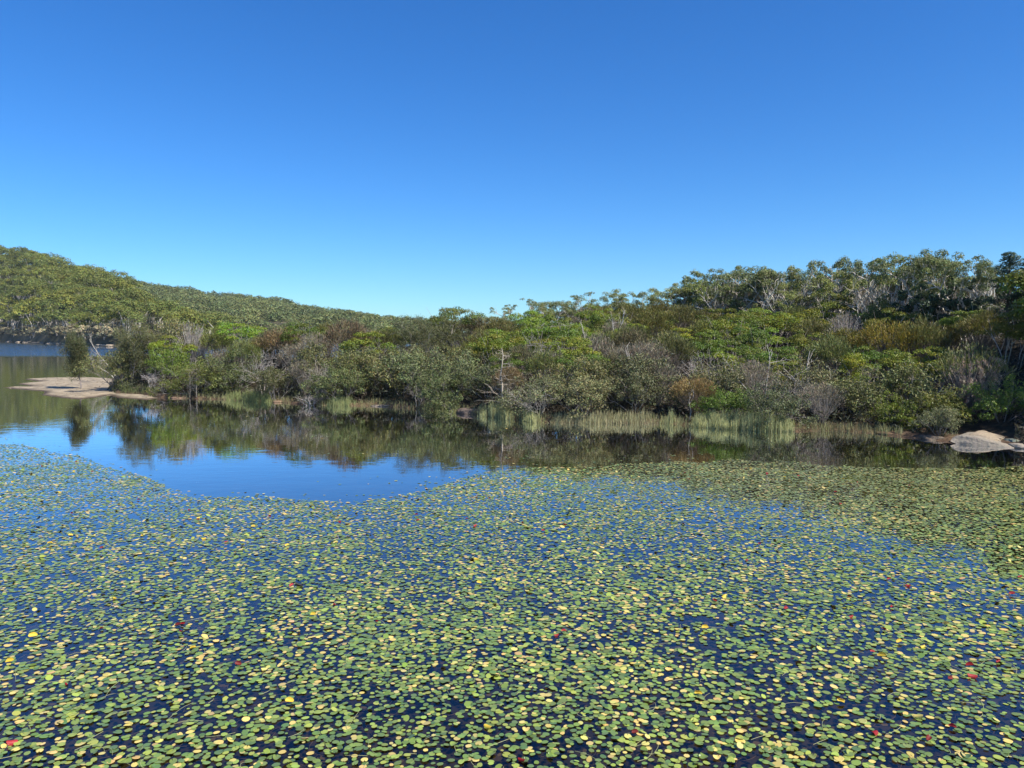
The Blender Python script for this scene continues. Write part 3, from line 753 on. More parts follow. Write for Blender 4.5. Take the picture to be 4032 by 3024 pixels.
def plant(kind, us, dd, h, var=None, wide=1.0, tint=(1, 1, 1), rz=None, label=None, z=None, lean=(0, 0), force=True, us_is_x=False):
    d = float(d_shore(us)) + dd; x = float(rx(us)) * d; y = d
    if z is None: z = float(land(us, dd))
    P = K[kind][(rng.integers(len(K[kind])) if var is None else var)]
    nm, cat, desc = NAMES[kind]
    s = h / P['H']
    root = bpy.data.objects.new(nm, None); COL.objects.link(root)
    root.location = (x, y, z); root.scale = (s * wide, s * wide, s)
    root.rotation_euler = (lean[0], lean[1], rng.uniform(0, 6.28) if rz is None else rz)
    root["category"] = cat
    parts = [('trunk', P['t'])]
    if P['c'] is not None: parts.append((P['c'].name.split('.')[0], P['c']))
    if 'x' in P: parts.append(('seed_heads', P['x']))
    for n_, me in parts:
        o = bpy.data.objects.new(n_, me); COL.objects.link(o); o.parent = root
        o.color = (*tint, 1) if n_ in ('crown', 'seed_heads') else (1, 1, 1, 1)
    placed.append((x, y)); recs.append(dict(o=root, us=us, dd=dd, kind=kind, desc=desc, label=label, x=x, y=y, h=h, tint=tint))
    return root
def plant_v(kind, us, dd, vtop, **kw):
    """height such that the top shows at picture row vtop"""
    z0 = kw.get('z'); d = float(d_shore(us)) + dd
    if z0 is None: z0 = float(land(us, dd))
    return plant(kind, us, dd, max(.6, ztop(vtop, d) - z0), **kw)

# --- features of the photograph, from the point to the slab
plant_v('casd', 318, 2.0, 1308, var=0, wide=.52, z=.12, label="lone dark she oak at the very tip of the sandy point", tint=(.75, .78, .8))
plant_v('cas', 515, 3.0, 1256, var=1, wide=.72, label="tallest feathery she oak rising behind the leaning dead trunks")
plant_v('cas', 590, 4.5, 1255, var=2, wide=.9, label="broad feathery she oak behind the grey driftwood tangle", tint=(1.1, 1.1, 1))
plant_v('cas', 470, 5.5, 1370, var=1, wide=.6, label="short she oak behind the leaning dead trunks", tint=(1.1, 1.1, 1))
plant_v('bankgreen', 665, 3.6, 1360, label="bright yellow green shrub standing above the grey driftwood tangle", tint=(1.1, 1.35, .5), wide=.8)
plant_v('fan', 745, 7.0, 1262, var=0, label="tall grey fan of bare stems above the forked snag", wide=1.0, tint=(1, 1, 1))
plant_v('bankgreen', 775, 1.2, 1400, label="olive yellow shrub wrapped round the forked pale snag", tint=(1.15, 1.1, .7), wide=1.0)
plant_v('snag', 768, .3, 1410, var=0, label="forked pale snag at the waterline in front of the yellowish shrub", wide=.8)
plant_v('snag', 742, .2, 1450, var=1, label="shorter crooked snag beside the forked pale snag", wide=.8)
plant_v('palebare', 590, 1.2, 1440, var=0, label="bleached tangle of driftwood branches on the muddy shore", wide=1.3)
plant_v('palebare', 640, .8, 1500, var=1, label="low sprawl of grey fallen branches beside the driftwood tangle", wide=1.6)
plant_v('rust', 1370, 9.5, 1258, var=0, label="big rust tipped vase tree standing clear above the low reed fringe", wide=.95, tint=(.8, .85, 1))
plant_v('rust', 1100, 9.0, 1290, var=1, label="rust tipped tree above the short green reeds", wide=.9)
plant_v('greybroom', 1160, 7.5, 1350, label="pale grey branching shrub half way up above the dead bush")
plant('palebare', 1222, -.25, 1.25, var=0, wide=1.5, z=-.1, label="pale dead bush standing in the water at the bank edge")
plant_v('bare', 1640, .4, 1500, label="pale lichen grey bare shrub leaning over the water on two white stems", wide=1.1)
plant_v('tea', 1790, 20, 1205, label="broad dark tree top standing on the skyline at the low saddle", tint=(.75, .72, 1.4), wide=.8)
plant_v('cas', 1650, 12, 1245, label="dark she oak on the skyline before the saddle", tint=(1, 1, 1.1), wide=.9)
plant_v('cas', 1730, 15, 1222, label="spreading olive she oak on the skyline at the saddle", tint=(1.1, 1.1, 1), wide=1.2)
plant_v('snag', 1975, .5, 1370, var=2, label="bare conical dead tree with russet twigs behind the central reeds", wide=1.3)
plant_v('rust', 2000, 1.8, 1440, label="russet shrub wrapped round the bare conical dead tree", wide=.8)
plant_v('bare', 2120, .8, 1500, label="dark twisted shrub on one trunk above the central reeds", wide=1.5)
plant_v('bank', 2110, 1.2, 1480, label="dense grey shrub behind the twisted trunk above the central reeds", wide=1.2)
plant_v('orange', 2735, 2.0, 1480, label="orange brown feathery shrub above the long reed bed", wide=1.05)
plant_v('bankgreen', 2860, 1.6, 1528, label="bright green bush rising behind the long reed bed", tint=(1, 1.3, .5), wide=1.1)
plant_v('bankgreen', 2935, 1.9, 1535, label="second bright green bush behind the long reed bed", tint=(1, 1.2, .55), wide=.9)
plant_v('teatall', 2870, 11, 1370, var=0, label="bright green rounded tree in front of the dark trunks mid bank", tint=(1.15, 1.15, 1), wide=1.15)
plant_v('fan', 3330, 17, 1222, var=0, label="silver grey fan of bare stems high above the long reed bed", tint=(1, 1, 1), wide=1.0)
plant_v('broom', 3500, 12, 1262, var=1, label="large vase shaped tree with golden orange crown over purple grey stems", tint=(1.7, 1.25, .6), wide=.9)
plant_v('broom', 3320, 13, 1292, var=0, label="wide vase shaped tree with olive gold crown", tint=(1.3, 1.1, .6), wide=1.0)
plant_v('teatall', 3360, 7, 1385, var=1, label="small tree with yellow green tufts on pale stems in the dark gap", tint=(1.3, 1.2, 1), wide=.8)
plant_v('plume', 3820, 5, 1350, var=0, label="olive shrub hung with drooping straw seed heads", wide=1.1, rz=0)
plant_v('bankgreen', 3540, 1.8, 1545, label="yellow green upright shrub at the dark part of the shore", tint=(1.25, 1.3, .4), wide=.9)
plant_v('bankgreen', 3700, 2.5, 1535, label="olive gold bush behind the small brown boulder", tint=(1.3, 1.15, .55), wide=1.1)
plant_v('bankgreen', 3960, 3.5, 1480, label="bright green shrub growing above the slab and its dark hollow", tint=(1.0, 1.25, .5), wide=.9)
plant_v('bank', 3715, .8, 1600, label="small grey shrub with bleached stem beside the small brown boulder", wide=.9)
plant_v('broad', 3735, 19, 1085, var=0, label="dark round broadleaf tree among bare grey trunks near the ridge end", wide=.75)
plant_v('cone', 3965, 13.5, 995, var=0, label="dark conical tree rising above the black hollow", wide=1.0)
plant_v('cone', 4040, 13, 1015, var=1, label="second dark conical tree at the edge above the black hollow", wide=1.0)
for u_, d_, h_ in ((4330, 6.0, 6.0), (4430, 5.5, 6.5), (4540, 5.5, 7), (4480, 9, 7), (4380, 9, 7), (4300, 9, 6.5)): plant('tea', u_, d_, h_, wide=.9, tint=(.75, .8, .9))  # unseen tea trees further along the bank, added to shade the dark hollow
# ridge gums
def gum(us, vtop, kind='gum', extra=0, label=None, **kw):
    dd = float(DEEP(us)) * 1.0 + extra
    if us > 2780: kw['wide'] = kw.get('wide', 1) * .85
    kw['tint'] = tuple(min(1.4, a * 1.1) for a in kw.get('tint', (1, 1, 1)))
    return plant_v(kind, us, dd, vtop, label=label, **kw)
gum(1905, 1238, tint=(1.05, 1, 1.1)); gum(1990, 1200, 'gumopen', label="first sparse gum on the skyline with open round tufts"); gum(2050, 1172, 'gumopen', label="tallest sparse gum with airy tufts above the saddle")
gum(2110, 1195, 'gumopen'); gum(2190, 1184, tint=(1.05, 1.05, .9)); gum(2250, 1182); gum(2305, 1152, 'gumopen', label="gum with rounded tufts standing above the middle ridge")
gum(2360, 1166, tint=(1, 1, 1.1)); gum(2425, 1190, 'gumopen'); gum(2480, 1152, label="gum with dense rounded crown on the middle ridge"); gum(2540, 1140, tint=(1.2, 1.15, .9)); gum(2600, 1132, 'gum', tint=(1.2, 1.15, .85)); gum(2650, 1122, tint=(1.35, 1.25, .9), label="yellow olive gum crown beside the tall dark gum")
gum(2700, 1116, tint=(1.3, 1.2, .8)); gum(2740, 1128, tint=(1.2, 1.15, .9))
gum(2805, 1070, tint=(.85, .9, .95), wide=1.1, label="big dark gum that starts the tall ridge line", var=1)
gum(2850, 1062, tint=(.9, .95, .9), wide=1.1, var=4); gum(2905, 1058, tint=(1, 1.05, .8), wide=1.05); gum(2955, 1048, tint=(.95, 1, .9), var=2, label="high gum with leafy crown above white crossing trunks"); gum(2880, 1100, tint=(1.1, 1.15, .8), extra=-2.5)
gum(3010, 1066, 'gum', tint=(.8, .85, .95), wide=.8); gum(3060, 1050, 'gum', tint=(1, 1, .95), var=2); gum(3110, 1046, tint=(.85, .9, 1)); gum(3150, 1105, tint=(1.15, 1.15, .9), extra=-2)
gum(3190, 1028, tint=(.8, .85, .85), wide=.9); gum(3245, 1034); gum(3290, 1080, tint=(1.2, 1.2, .8), extra=-1.5); gum(3310, 1030, 'gumopen', tint=(.8, .85, 1)); gum(3370, 1008, tint=(.8, .85, .9), wide=.8, label="gum with small pointed dark top on the right ridge".replace(" right", " high"))
gum(3420, 1030, tint=(.9, .95, .9)); gum(3465, 1018, tint=(.95, 1, .8)); gum(3530, 1006, 'gumopen', tint=(.8, .85, .9), label="airy gum whose tufts stand apart against the sky"); gum(3580, 1000, tint=(.85, .9, .8), wide=.9); gum(3635, 992, 'gum', tint=(.9, .9, .85), var=3, label="tall bright trunked gum reaching over the bare grey trunks")
gum(3690, 1002, 'gumopen', tint=(.8, .85, .9)); gum(3765, 990, 'gumopen', tint=(.8, .85, .85)); gum(3800, 1002, tint=(.9, .95, .8), wide=1.0, var=4); gum(3850, 1022, tint=(.8, .85, .8), wide=.9); gum(3920, 1062, 'gumopen', tint=(.8, .8, .9))
for u in list(range(2950, 3740, 26)) + [2790, 2830, 2870, 3740, 3790, 3840]:
    plant_v('pale', u + rng.uniform(-14, 14), float(DEEP(u)) - rng.uniform(-.2, 1.6), rng.uniform(1062, 1120) + (25 if u < 3000 else 0), wide=rng.uniform(.7, 1.0))
# bare grey trunks among and behind the ridge gums
for u in range(2790, 3900, 38):
    e = rng.uniform(.5, 4.5); vt = {0: 1130, 1: 1110}[u > 3300] + rng.uniform(-25, 45)
    k = ['snag', 'bare', 'bare', 'greybroom'][rng.integers(4)] if u < 3450 else ['snag', 'bare', 'greybroom'][rng.integers(3)]
    plant_v(k, u + rng.uniform(-12, 12), float(DEEP(u)) + e, vt, wide=.9)
for u in range(2760, 3960, 27):
    k = ['bare', 'bare', 'greybroom', 'snag'][rng.integers(4)]
    e = rng.uniform(3, 8)
    plant_v(k, u + rng.uniform(-12, 12), float(DEEP(u)) + e, 1095 + rng.uniform(-15, 40), wide=1.1, tint=(1.2, 1.15, 1.1))
for u in (2100, 2230, 2420, 2470, 2330): plant_v('greybroom', u, float(DEEP(u)) + .5, float(SCRUB_V(u)) - 18 + rng.uniform(-12, 12), wide=.8)

# --- the scrub between, row by row
def kind_for(us, t, r):
    g = fbm(us * .004, t * 2.5, 77)
    if us < 620: return 'cas' if r < .6 else 'bank'
    if us < 1850:
        if t < .3: return 'bank' if r < .72 else ('bankgreen' if r < .86 else ('bare' if r < .94 else 'greybroom'))
        if t < .65: return 'broom' if r < .36 else ('bank' if r < .62 else ('greybroom' if r < .7 else ('tea' if r < .87 else 'rust')))
        return 'broom' if r < .32 else ('rust' if r < .55 else ('tea' if r < .80 else ('bank' if r < .9 else 'greybroom')))
    if us < 3250:
        if t < .14: return 'bank' if r < .64 else ('greybroom' if r < .70 else ('broom' if r < .88 else 'bare'))
        if t < .36: return 'broom' if r < .28 else ('bare' if r < .42 else ('greybroom' if r < .52 else ('tea' if r < .82 else ('rust' if r < .9 else 'bank'))))
        if t < .78: return 'tea' if r < .72 else ('broom' if r < .92 else 'greybroom')
        return 'tea' if r < .34 else ('broom' if r < .9 else 'greybroom')
    if t < .18: return 'bank' if r < .55 else 'bankgreen'
    if t < .4: return 'tea' if r < .35 else ('bare' if r < .6 else ('teatall' if r < .8 else 'broom'))
    return 'tea' if r < .5 else ('broom' if r < .9 else 'greybroom')
FEAT = [(r['x'], r['y']) for r in recs if r['label'] and 2.5 < r['dd'] < float(DEEP(r['us'])) - 1]
TINT = {'tea': lambda: np.array([1, 1, 1]) * rng.uniform(.6, 1.3) * [rng.uniform(.8, 1.15), 1, rng.uniform(.8, 1.5)], 'teatall': lambda: np.array([1, 1, 1]) * rng.uniform(.8, 1.2),
 'broom': lambda: np.array([rng.uniform(.9, 1.25), 1, rng.uniform(.7, 1.1)]) * rng.uniform(.85, 1.25), 'rust': lambda: np.array([rng.uniform(.65, .85), 1, 1]) * rng.uniform(.75, 1.0),
 'bank': lambda: np.array([rng.uniform(.9, 1.1), 1, rng.uniform(.7, 1.0)]) * rng.uniform(.6, 1.15)}
row = 0; dd = .9
auto = 0
while dd < 37:
    y0 = 34 + dd
    us = 300.0
    while us < 4420:
        D = float(DEEP(us)); t = dd / D
        step_m = 2.5 + .6 * min(t * 3, 1)
        d = float(d_shore(us)) + dd
        dus = step_m / d * F * PX
        u2 = us + rng.uniform(-.3, .3) * dus; ddj = dd + rng.uniform(-.55, .55)
        us += dus
        if t > 1.02 or ddj < .5 or u2 < 455: continue
        x, y = float(rx(u2)) * (float(d_shore(u2)) + ddj), float(d_shore(u2)) + ddj
        near = min(((x - a) ** 2 + (y - b) ** 2 for a, b in placed), default=99)
        if near < 1.35 ** 2: continue
        if any(abs(x - a) < 1.1 and 0 < b - y < 2.8 for a, b in FEAT): continue
        if u2 > 4000 and ddj < 4.5: continue
        if 3740 < u2 < 4000 and 1.2 < ddj < 4.5 : continue   # the dark hollow behind the slab
        if 3690 < u2 < 4010 and ddj < 2.2: continue
        if 3880 < u2 and 4 < ddj < 9: continue
        if u2 > 2500 and .12 < t < .85 and rng.uniform() < (.2 if u2 < 3200 else .3): continue
        k = kind_for(u2, t, rng.uniform())
        zt = float(top_z(u2, t)) * 1.0; z = float(land(u2, ddj))
        h = (zt - z) * rng.uniform(.8, 1.2)
        if k in ('bare', 'greybroom'): h *= 1.02
        h = max(1.2, h)
        tn = TINT.get(k, lambda: np.array([1., 1, 1]) * rng.uniform(.85, 1.15))()
        if u2 > 3300: tn = tn * .9
        plant(k, u2, ddj, h, wide=rng.uniform(.85, 1.12) * (.85 if h > 3.6 else 1.0) * (1.25 if h < 2.2 else 1), tint=tuple(float(a) for a in tn)); auto += 1
    dd += 2.0 + .6 * min(dd / 8, 1); row += 1
print("near plants", len(recs), "auto", auto, time.time() - T0)

# leaning dead trunks at the point
def leaning(us, vs, pts, label, r0):
    x, y = gp(us, vs); g = Geo(); lr = np.random.default_rng(int(us))
    P = np.array([(a, b * .3, c) for a, b, c in pts], float)
    tube(g, P, np.linspace(r0, r0 * .3, len(P)), 6, (.33, .30, .25))
    o = g.build("trunk", M_BARK); root = bpy.data.objects.new("leaning_dead_tree", None); COL.objects.link(root); root.location = (x, y, .1); o.parent = root
    out = []
    sp = dict(levels=1, seg=4, wig=.2, trop=[.02, 0], n=[3], f0=.3, ang=[.6], lr=[.55], rr=.5, tap=.4)
    for i in range(14):
        f = lr.uniform(.35, 1) * (len(P) - 1); j = min(int(f), len(P) - 2); q = P[j] + (P[j + 1] - P[j]) * (f - j)
        dr = unit(P[j + 1] - P[j] + lr.normal(0, .5, 3)); grow(lr, q, dr, lr.uniform(.5, 1.1), .02, 0, sp, out, [])
    g2 = Geo(); emit(g2, lr, out, C_BARE, k=(4, 3), minr=.01); b = g2.build("branches", M_BARK); b.parent = root
    tag(root, label, "dead tree")
# metres from base; spans taken from the picture at ~66 m (1 m = 46 source px)
leaning(470, 1512, [(0, 0, 0), (-.5, 0, .9), (-1.2, 0, 1.9), (-1.9, .2, 2.7), (-2.5, .3, 3.6), (-2.9, .3, 4.4)], "long bleached trunk leaning out over the sand spit", .07)
leaning(462, 1508, [(0, 0, 0), (-.6, 0, .7), (-1.3, 0, 1.2), (-2.1, -.2, 1.7), (-2.8, -.3, 2.3)], "lower bleached trunk leaning below the longer leaning trunk", .055)
leaning(560, 1545, [(0, 0, 0), (-.7, 0, .3), (-1.5, 0, .35), (-2.3, 0, .6), (-3.1, .2, .75)], "grey log lying along the shore beside the driftwood tangle", .08)

# crossing pale trunks in the dark gap mid bank (single leafless trees)
def crooked(us, dd, pts, label, r0=.05, col=(.36, .33, .28)):
    d = float(d_shore(us)) + dd; x = float(rx(us)) * d; z = float(land(us, dd))
    g = Geo(); P = np.array(pts, float); lr = np.random.default_rng(int(us * 7))
    P2 = np.array([P[0] + (P[-1] - P[0]) * 0]); tube(g, P, np.linspace(r0, r0 * .4, len(P)), 6, col)
    out = []; sp = dict(levels=1, seg=4, wig=.2, trop=[.03, .02], n=[2], f0=.4, ang=[.6], lr=[.5], rr=.5, tap=.4)
    for i in range(5):
        f = lr.uniform(.5, 1) * (len(P) - 1); j = min(int(f), len(P) - 2); q = P[j] + (P[j + 1] - P[j]) * (f - j)
        grow(lr, q, unit(P[j + 1] - P[j] + lr.normal(0, .5, 3)), lr.uniform(.4, 1.0), r0 * .4, 0, sp, out, [])
    root = bpy.data.objects.new("dead_tree", None); COL.objects.link(root); root.location = (x, d, z)
    a = g.build("trunk", M_BARK); a.parent = root; g2 = Geo(); emit(g2, lr, out, col, k=(4, 3), minr=.01); b = g2.build("branches", M_BARK); b.parent = root
    tag(root, label, "dead tree")
crooked(3180, 5.0, [(0, 0, 0), (-.1, 0, .8), (.05, 0, 1.7), (.0, 0, 2.6), (.15, 0, 3.4)], "pale sinuous trunk standing in the dark gap over the reed end")
crooked(3230, 4.6, [(0, 0, 0), (-.5, 0, .8), (-1.1, 0, 1.5), (-1.6, 0, 2.0)], "thin pale trunk slanting across the dark gap")
crooked(3130, 4.7, [(0, 0, 0), (.6, 0, .5), (1.2, 0, 1.1), (1.9, 0, 1.5), (2.2, 0, 1.8)], "pale branch rising to a blunt tip across the dark gap")
crooked(2990, 5.0, [(0, 0, 0), (-.5, 0, .9), (-1.2, 0, 1.7), (-1.8, 0, 2.6)], "pale trunk slanting back above the twin green bushes")
crooked(3010, 5.2, [(0, 0, 0), (.15, 0, 1.0), (.25, 0, 2.0), (.35, 0, 2.9)], "upright pale trunk above the twin green bushes")
crooked(2560, 4.0, [(0, 0, 0), (-.5, 0, .9), (-.9, 0, 1.8), (-1.3, 0, 2.5)], "pale bare trunk leaning above the thin sedge fringe", .05)
crooked(2585, 4.2, [(0, 0, 0), (-.2, 0, .9), (-.7, 0, 1.5), (-1.3, 0, 2.2)], "thin bare trunk crossing the leaning one above the sedge", .04)
crooked(2720, .9, [(0, 0, 0), (.08, 0, .5), (-.05, 0, 1.0), (-.03, 0, 1.3)], "thin white stem drooping at the start of the long reed bed", .03)
for i, (u, dd2, pts) in enumerate([(2150, 17, [(0, 0, 2.2), (.15, 0, 3.0), (.5, 0, 3.7), (1.2, 0, 3.9)]), (2105, 17, [(0, 0, 2.4), (.2, 0, 3.2), (.8, 0, 3.8)]), (2435, 18, [(0, 0, 2.8), (.3, 0, 3.6), (.5, 0, 4.5)]), (2415, 17, [(0, 0, 3.0), (-.1, 0, 3.8)]), (2300, 16, [(0, 0, 2.4), (.0, 0, 3.0), (-.1, 0, 3.5)])]):
    pts = [(0, 0, 0)] + pts
    crooked(u, dd2, pts, ["white elbowed trunk poking out of the green canopy over the central reeds", "curved white trunk beside the elbowed one over the central reeds", "white forked trunk poking out of the green mid canopy", "short white stub beside the forked trunk in mid canopy", "thin white stem in the green canopy above the twisted shrub"][i], .06)

# ------------------------------------------------------------------ labels for the scrub
LM = [(0, "at the sandy point"), (430, "by the leaning dead trunks"), (560, "above the driftwood tangle"), (700, "around the forked snag"), (860, "above the short green reeds"), (1010, "before the dead bush in the water"),
 (1150, "above the dead bush in the water"), (1320, "above the low reed fringe"), (1470, "above the thin pale ledge"), (1600, "above the two white stems"), (1740, "before the dark boulder"), (1850, "above the dark boulder"), (1940, "by the bare conical dead tree"),
 (2080, "above the twisted shrub"), (2210, "above the sedge fringe start"), (2350, "above the sedge fringe"), (2500, "before the long reed bed"), (2680, "above the orange brown shrub"), (2800, "above the twin green bushes"), (2960, "above the long reed bed"),
 (3100, "above the reed end"), (3200, "by the dark gap"), (3320, "above the thin brown reeds"), (3450, "above the flat ochre stone"), (3590, "above the russet rock shelf"), (3700, "above the sandstone slab"), (3850, "over the dark hollow"), (3990, "past the dark hollow")]
def row_word(r):
    if r['us'] < 430: return 'standing'
    t = r['dd'] / float(DEEP(r['us']))
    if t > .93: return "on the ridge"
    if t > .68: return "high on the bank"
    if t > .42: return "mid bank"
    if t > .2: return "low on the bank"
    return "at the waterline"
ORD = ["first", "second", "third", "fourth", "fifth", "sixth", "seventh", "eighth"]
buckets = {}
for r in recs:
    o = r['o']
    if r['label']: o["label"] = r['label']; continue
    lm = [n for u, n in LM if r['us'] >= u][-1]
    tn = r['tint']; shade = ""
    if r['kind'] in ('tea', 'bank', 'gum', 'broom'):
        lum = sum(tn) / 3; shade = "dark " if lum < .88 else ("bright " if lum > 1.1 else "")
    size = "tall " if r['h'] > 4.2 else ("low " if r['h'] < 2.4 else "")
    key = f"{size}{shade}{r['desc']} {row_word(r)} {lm}"
    if len(key.split()) > 14: key = f"{shade}{r['desc']} {row_word(r)} {lm}"
    if len(key.split()) > 14: key = f"{shade}{r['desc'].replace(' with layered crown', '').replace('vase shaped ', '')} {row_word(r)} {lm}"
    buckets.setdefault(key, []).append(r)
for key, rs in buckets.items():
    if len(rs) == 1: rs[0]['o']["label"] = key; continue
    rs.sort(key=lambda r: r['us'])
    if len(key.split()) > 15: key = key.replace(' the ', ' ')
    for i, r in enumerate(rs): r['o']["label"] = f"{ORD[min(i, 7)]} {key}"
GROUPN = {'pale': "leafless gums along the ridge", 'gum': "gum trees along the ridge", 'gumopen': "gum trees along the ridge", 'tea': "tea trees of the bank scrub", 'teatall': "tea trees of the bank scrub", 'broom': "broom shaped trees of the bank scrub", 'rust': "broom shaped trees of the bank scrub",
 'greybroom': "twiggy shrubs of the bank scrub", 'bank': "shrubs of the bank scrub", 'bankgreen': "shrubs of the bank scrub", 'bare': "leafless shrubs of the bank scrub", 'snag': "dead trees of the bank scrub", 'cas': "she oaks on the point"}
for r in recs:
    if r['kind'] in GROUPN: r['o']["group"] = GROUPN[r['kind']]

# ------------------------------------------------------------------ undergrowth and reeds
rg = np.random.default_rng(77)
g = Geo(); n = 52000
uu = rg.uniform(400, 4400, n); dq = rg.uniform(.4, 1, n) ** 1.0 * 0 + rg.uniform(.3, 1.15, n) * 1.0
ddv = rg.uniform(0, 1, n) ** 1.2 * DEEP(uu) * 1.15 + .5
keep = ~((uu > 3740) & (uu < 4010) & (ddv < 3.5)); uu, ddv = uu[keep], ddv[keep]
Yv = d_shore(uu) + ddv; Xv = rx(uu) * Yv
hh = rg.uniform(0, 1, len(uu)) ** 1.5 * (.35 + .9 * fbm(Xv * .4, Yv * .4, 31))
P = np.stack([Xv, Yv, land(uu, ddv) + hh], 1)
pal = np.array([(.07, .08, .03), (.10, .095, .045), (.14, .11, .075), (.06, .07, .035)])[(fbm(Xv * .5, Yv * .5, 41) * 5.5).astype(int) % 4] * .62
leaves(g, rg, P, np.tile([0, -.2, 1.], (len(P), 1)), .3, .07, pal * rg.uniform(.7, 1.3, (len(P), 1)), jit=.9)
o = g.build("undergrowth", M_LEAF); tag(o, "low brown and olive undergrowth covering the bank beneath the scrub", "undergrowth", kind="stuff")

def reed_bed(label, u0, u1, off0, off1, h, dens, col, prof=None, seed=1, droop=.15, w=.010):
    r = np.random.default_rng(seed); g = Geo()
    wid = (u1 - u0) / PX / F * float(d_shore((u0 + u1) / 2)); n = int(wid * (off1 - off0) * dens)
    u = r.uniform(u0, u1, n); dd = r.uniform(off0, off1, n)
    cl = fbm(u * .05, dd * 1.5, seed); k = cl * np.clip(np.minimum(u - u0, u1 - u) / 70 + .15, 0, 1) > r.uniform(.2, .5, n); u, dd = u[k], dd[k]; n = len(u)
    Y = d_shore(u) + dd; X = rx(u) * Y; Z = np.minimum(np.maximum(land(u, dd), -.12), 5)
    H = h * .92 * (.55 + .45 * np.clip(np.minimum(u - u0, u1 - u) / 60, 0, 1)) * r.uniform(.5, 1.12, n) * (prof(u) if prof else 1) * (.6 + .85 * fbm(u * .045, dd, seed + 3))
    a = r.uniform(0, 6.28, n); b = r.normal(0, droop, n)
    lean = np.stack([np.cos(a) * b * H, np.sin(a) * b * H * .6, 0 * a], 1)
    base = np.stack([X, Y, Z - .05], 1); side = np.stack([np.cos(a * 3) * w, np.sin(a * 3) * w, 0 * a], 1)
    m = base + lean * .3 + np.stack([0 * X, 0 * X, H * .6], 1); top = base + lean + np.stack([0 * X, 0 * X, H], 1)
    V = np.stack([base - side, base + side, m + side * .8, m - side * .8, top], 1).reshape(-1, 3)
    i = np.arange(n)[:, None] * 5
    cc = vary(r, col, n, .06, .2)
    g.add(V, (i + np.array([[0, 1, 2, 3]])), cc); g.f[-1] = g.f[-1]
    g.f.append((i + np.array([[3, 2, 4]])) + g.n - len(V)); g.c.append(cc * 1.05); g.v.append(np.zeros((0, 3))); g.m.append(np.zeros(n, np.int32))
    o = g.build("reeds", M_REED); tag(o, label, "reeds", kind="stuff"); return o
RC = (.37, .38, .17)
long_prof = lin([(2680, .75), (2850, .85), (2930, 1.0), (3000, 1.15), (3060, 1.0), (3150, .95)])
reed_bed("long pale green reed bed along the middle of the bank", 2690, 3155, -.5, .9, .88, 900, RC, long_prof, 1)
reed_bed("short pale reeds before the long reed bed", 2590, 2700, -.6, .6, .85, 650, RC, None, 2)
reed_bed("central pale reeds around the bare conical dead tree", 1868, 2035, -.7, .6, .9, 620, RC, None, 3)
reed_bed("central pale reeds below the twisted shrub", 2035, 2145, -.7, .6, .9, 620, RC, None, 4)
reed_bed("straw coloured sedge fringe between the reed beds", 2150, 2620, -.4, .7, .62, 330, (.32, .30, .16), None, 5)
reed_bed("short green reeds beside the pale dead bush", 860, 1110, -.5, .8, .8, 480, (.24, .27, .10), None, 6, .16)
reed_bed("soft green reeds past the pale dead bush", 1265, 1410, -.5, .8, .8, 520, (.24, .27, .11), None, 7, .16)
reed_bed("low reed fringe under the bank shrubs", 1640, 1830, -.5, .5, .7, 420, (.24, .26, .11), None, 8)
reed_bed("thin brown reeds toward the sandstone slab", 3150, 3480, -.3, .6, .55, 170, (.2, .175, .09), None, 9, .15)
reed_bed("thin low grass fringe at the foot of the bank scrub", 640, 3600, -.25, .7, .5, 150, (.24, .24, .11), None, 11, .3)
reed_bed("sparse grass tufts at the muddy shore of the point", 425, 640, .1, 2.0, .55, 160, (.12, .14, .05), None, 10, .3)

# ------------------------------------------------------------------ lily pads
EDGE = lin([(-400, 1730), (0, 1748), (150, 1763), (300, 1792), (450, 1850), (560, 1878), (640, 1905), (700, 1935), (760, 1964), (850, 1962), (1000, 1957), (1200, 1964), (1350, 1970), (1500, 1962), (1560, 1947), (1700, 1922), (1780, 1892), (1880, 1856), (2000, 1846), (2200, 1840), (2400, 1832), (2600, 1813), (2800, 1811), (3000, 1817), (3200, 1832), (3400, 1838), (3600, 1848), (3800, 1844), (4032, 1832), (4500, 1820), (5600, 1860)])
rp = np.random.default_rng(9)
y_a, y_b = 7.6, 36.5
n = 290000
yy = np.sqrt(rp.uniform(y_a ** 2, y_b ** 2, n)); xx = rp.uniform(-.92, .92, n) * yy
a_, s_ = xx / yy, -CAM_H / yy
vs_ = (384 - F * (s_ * CP + SP) / (CP - s_ * SP)) * PX
us_ = (512 + F * a_ * (CP + (384 - vs_ / PX) / F * SP)) * PX
edge = EDGE(us_) + (fbm(xx * .8, yy * .5, 51) - .5) * 28
inside = vs_ > edge
cover = .64 + .55 * (fbm(xx * .28, yy * .28, 61, 4) - .5) + .9 * (fbm(xx * 1.6, yy * 1.6, 66, 3) - .5)
cover = np.where(vs_ < edge + 25, cover * .75, cover)
keep = inside & (rp.uniform(0, 1, n) < np.clip(cover * 1.05, .04, 1))
# sparse drifting pads on the open water
m2 = 5200
yo = rp.uniform(22, 56, m2); xo = rp.uniform(-.8, .8, m2) * yo
ao, so = xo / yo, -CAM_H / yo
vo = (384 - F * (so * CP + SP) / (CP - so * SP)) * PX; uo = (512 + F * ao * (CP + (384 - vo / PX) / F * SP)) * PX
streak = fbm(xo * .12, yo * .9, 71, 3)
ok = (vo < EDGE(uo)) & (yo < d_shore(uo) - 1.0) & ((streak > .60) | (vo > EDGE(uo) - 26)) & ((uo > 1450) | (vo < 1790) | (vo > EDGE(uo) - 22) | (rp.uniform(0, 1, m2) < .03))
px_ = np.concatenate([xx[keep], xo[ok]]); py_ = np.concatenate([yy[keep], yo[ok]])
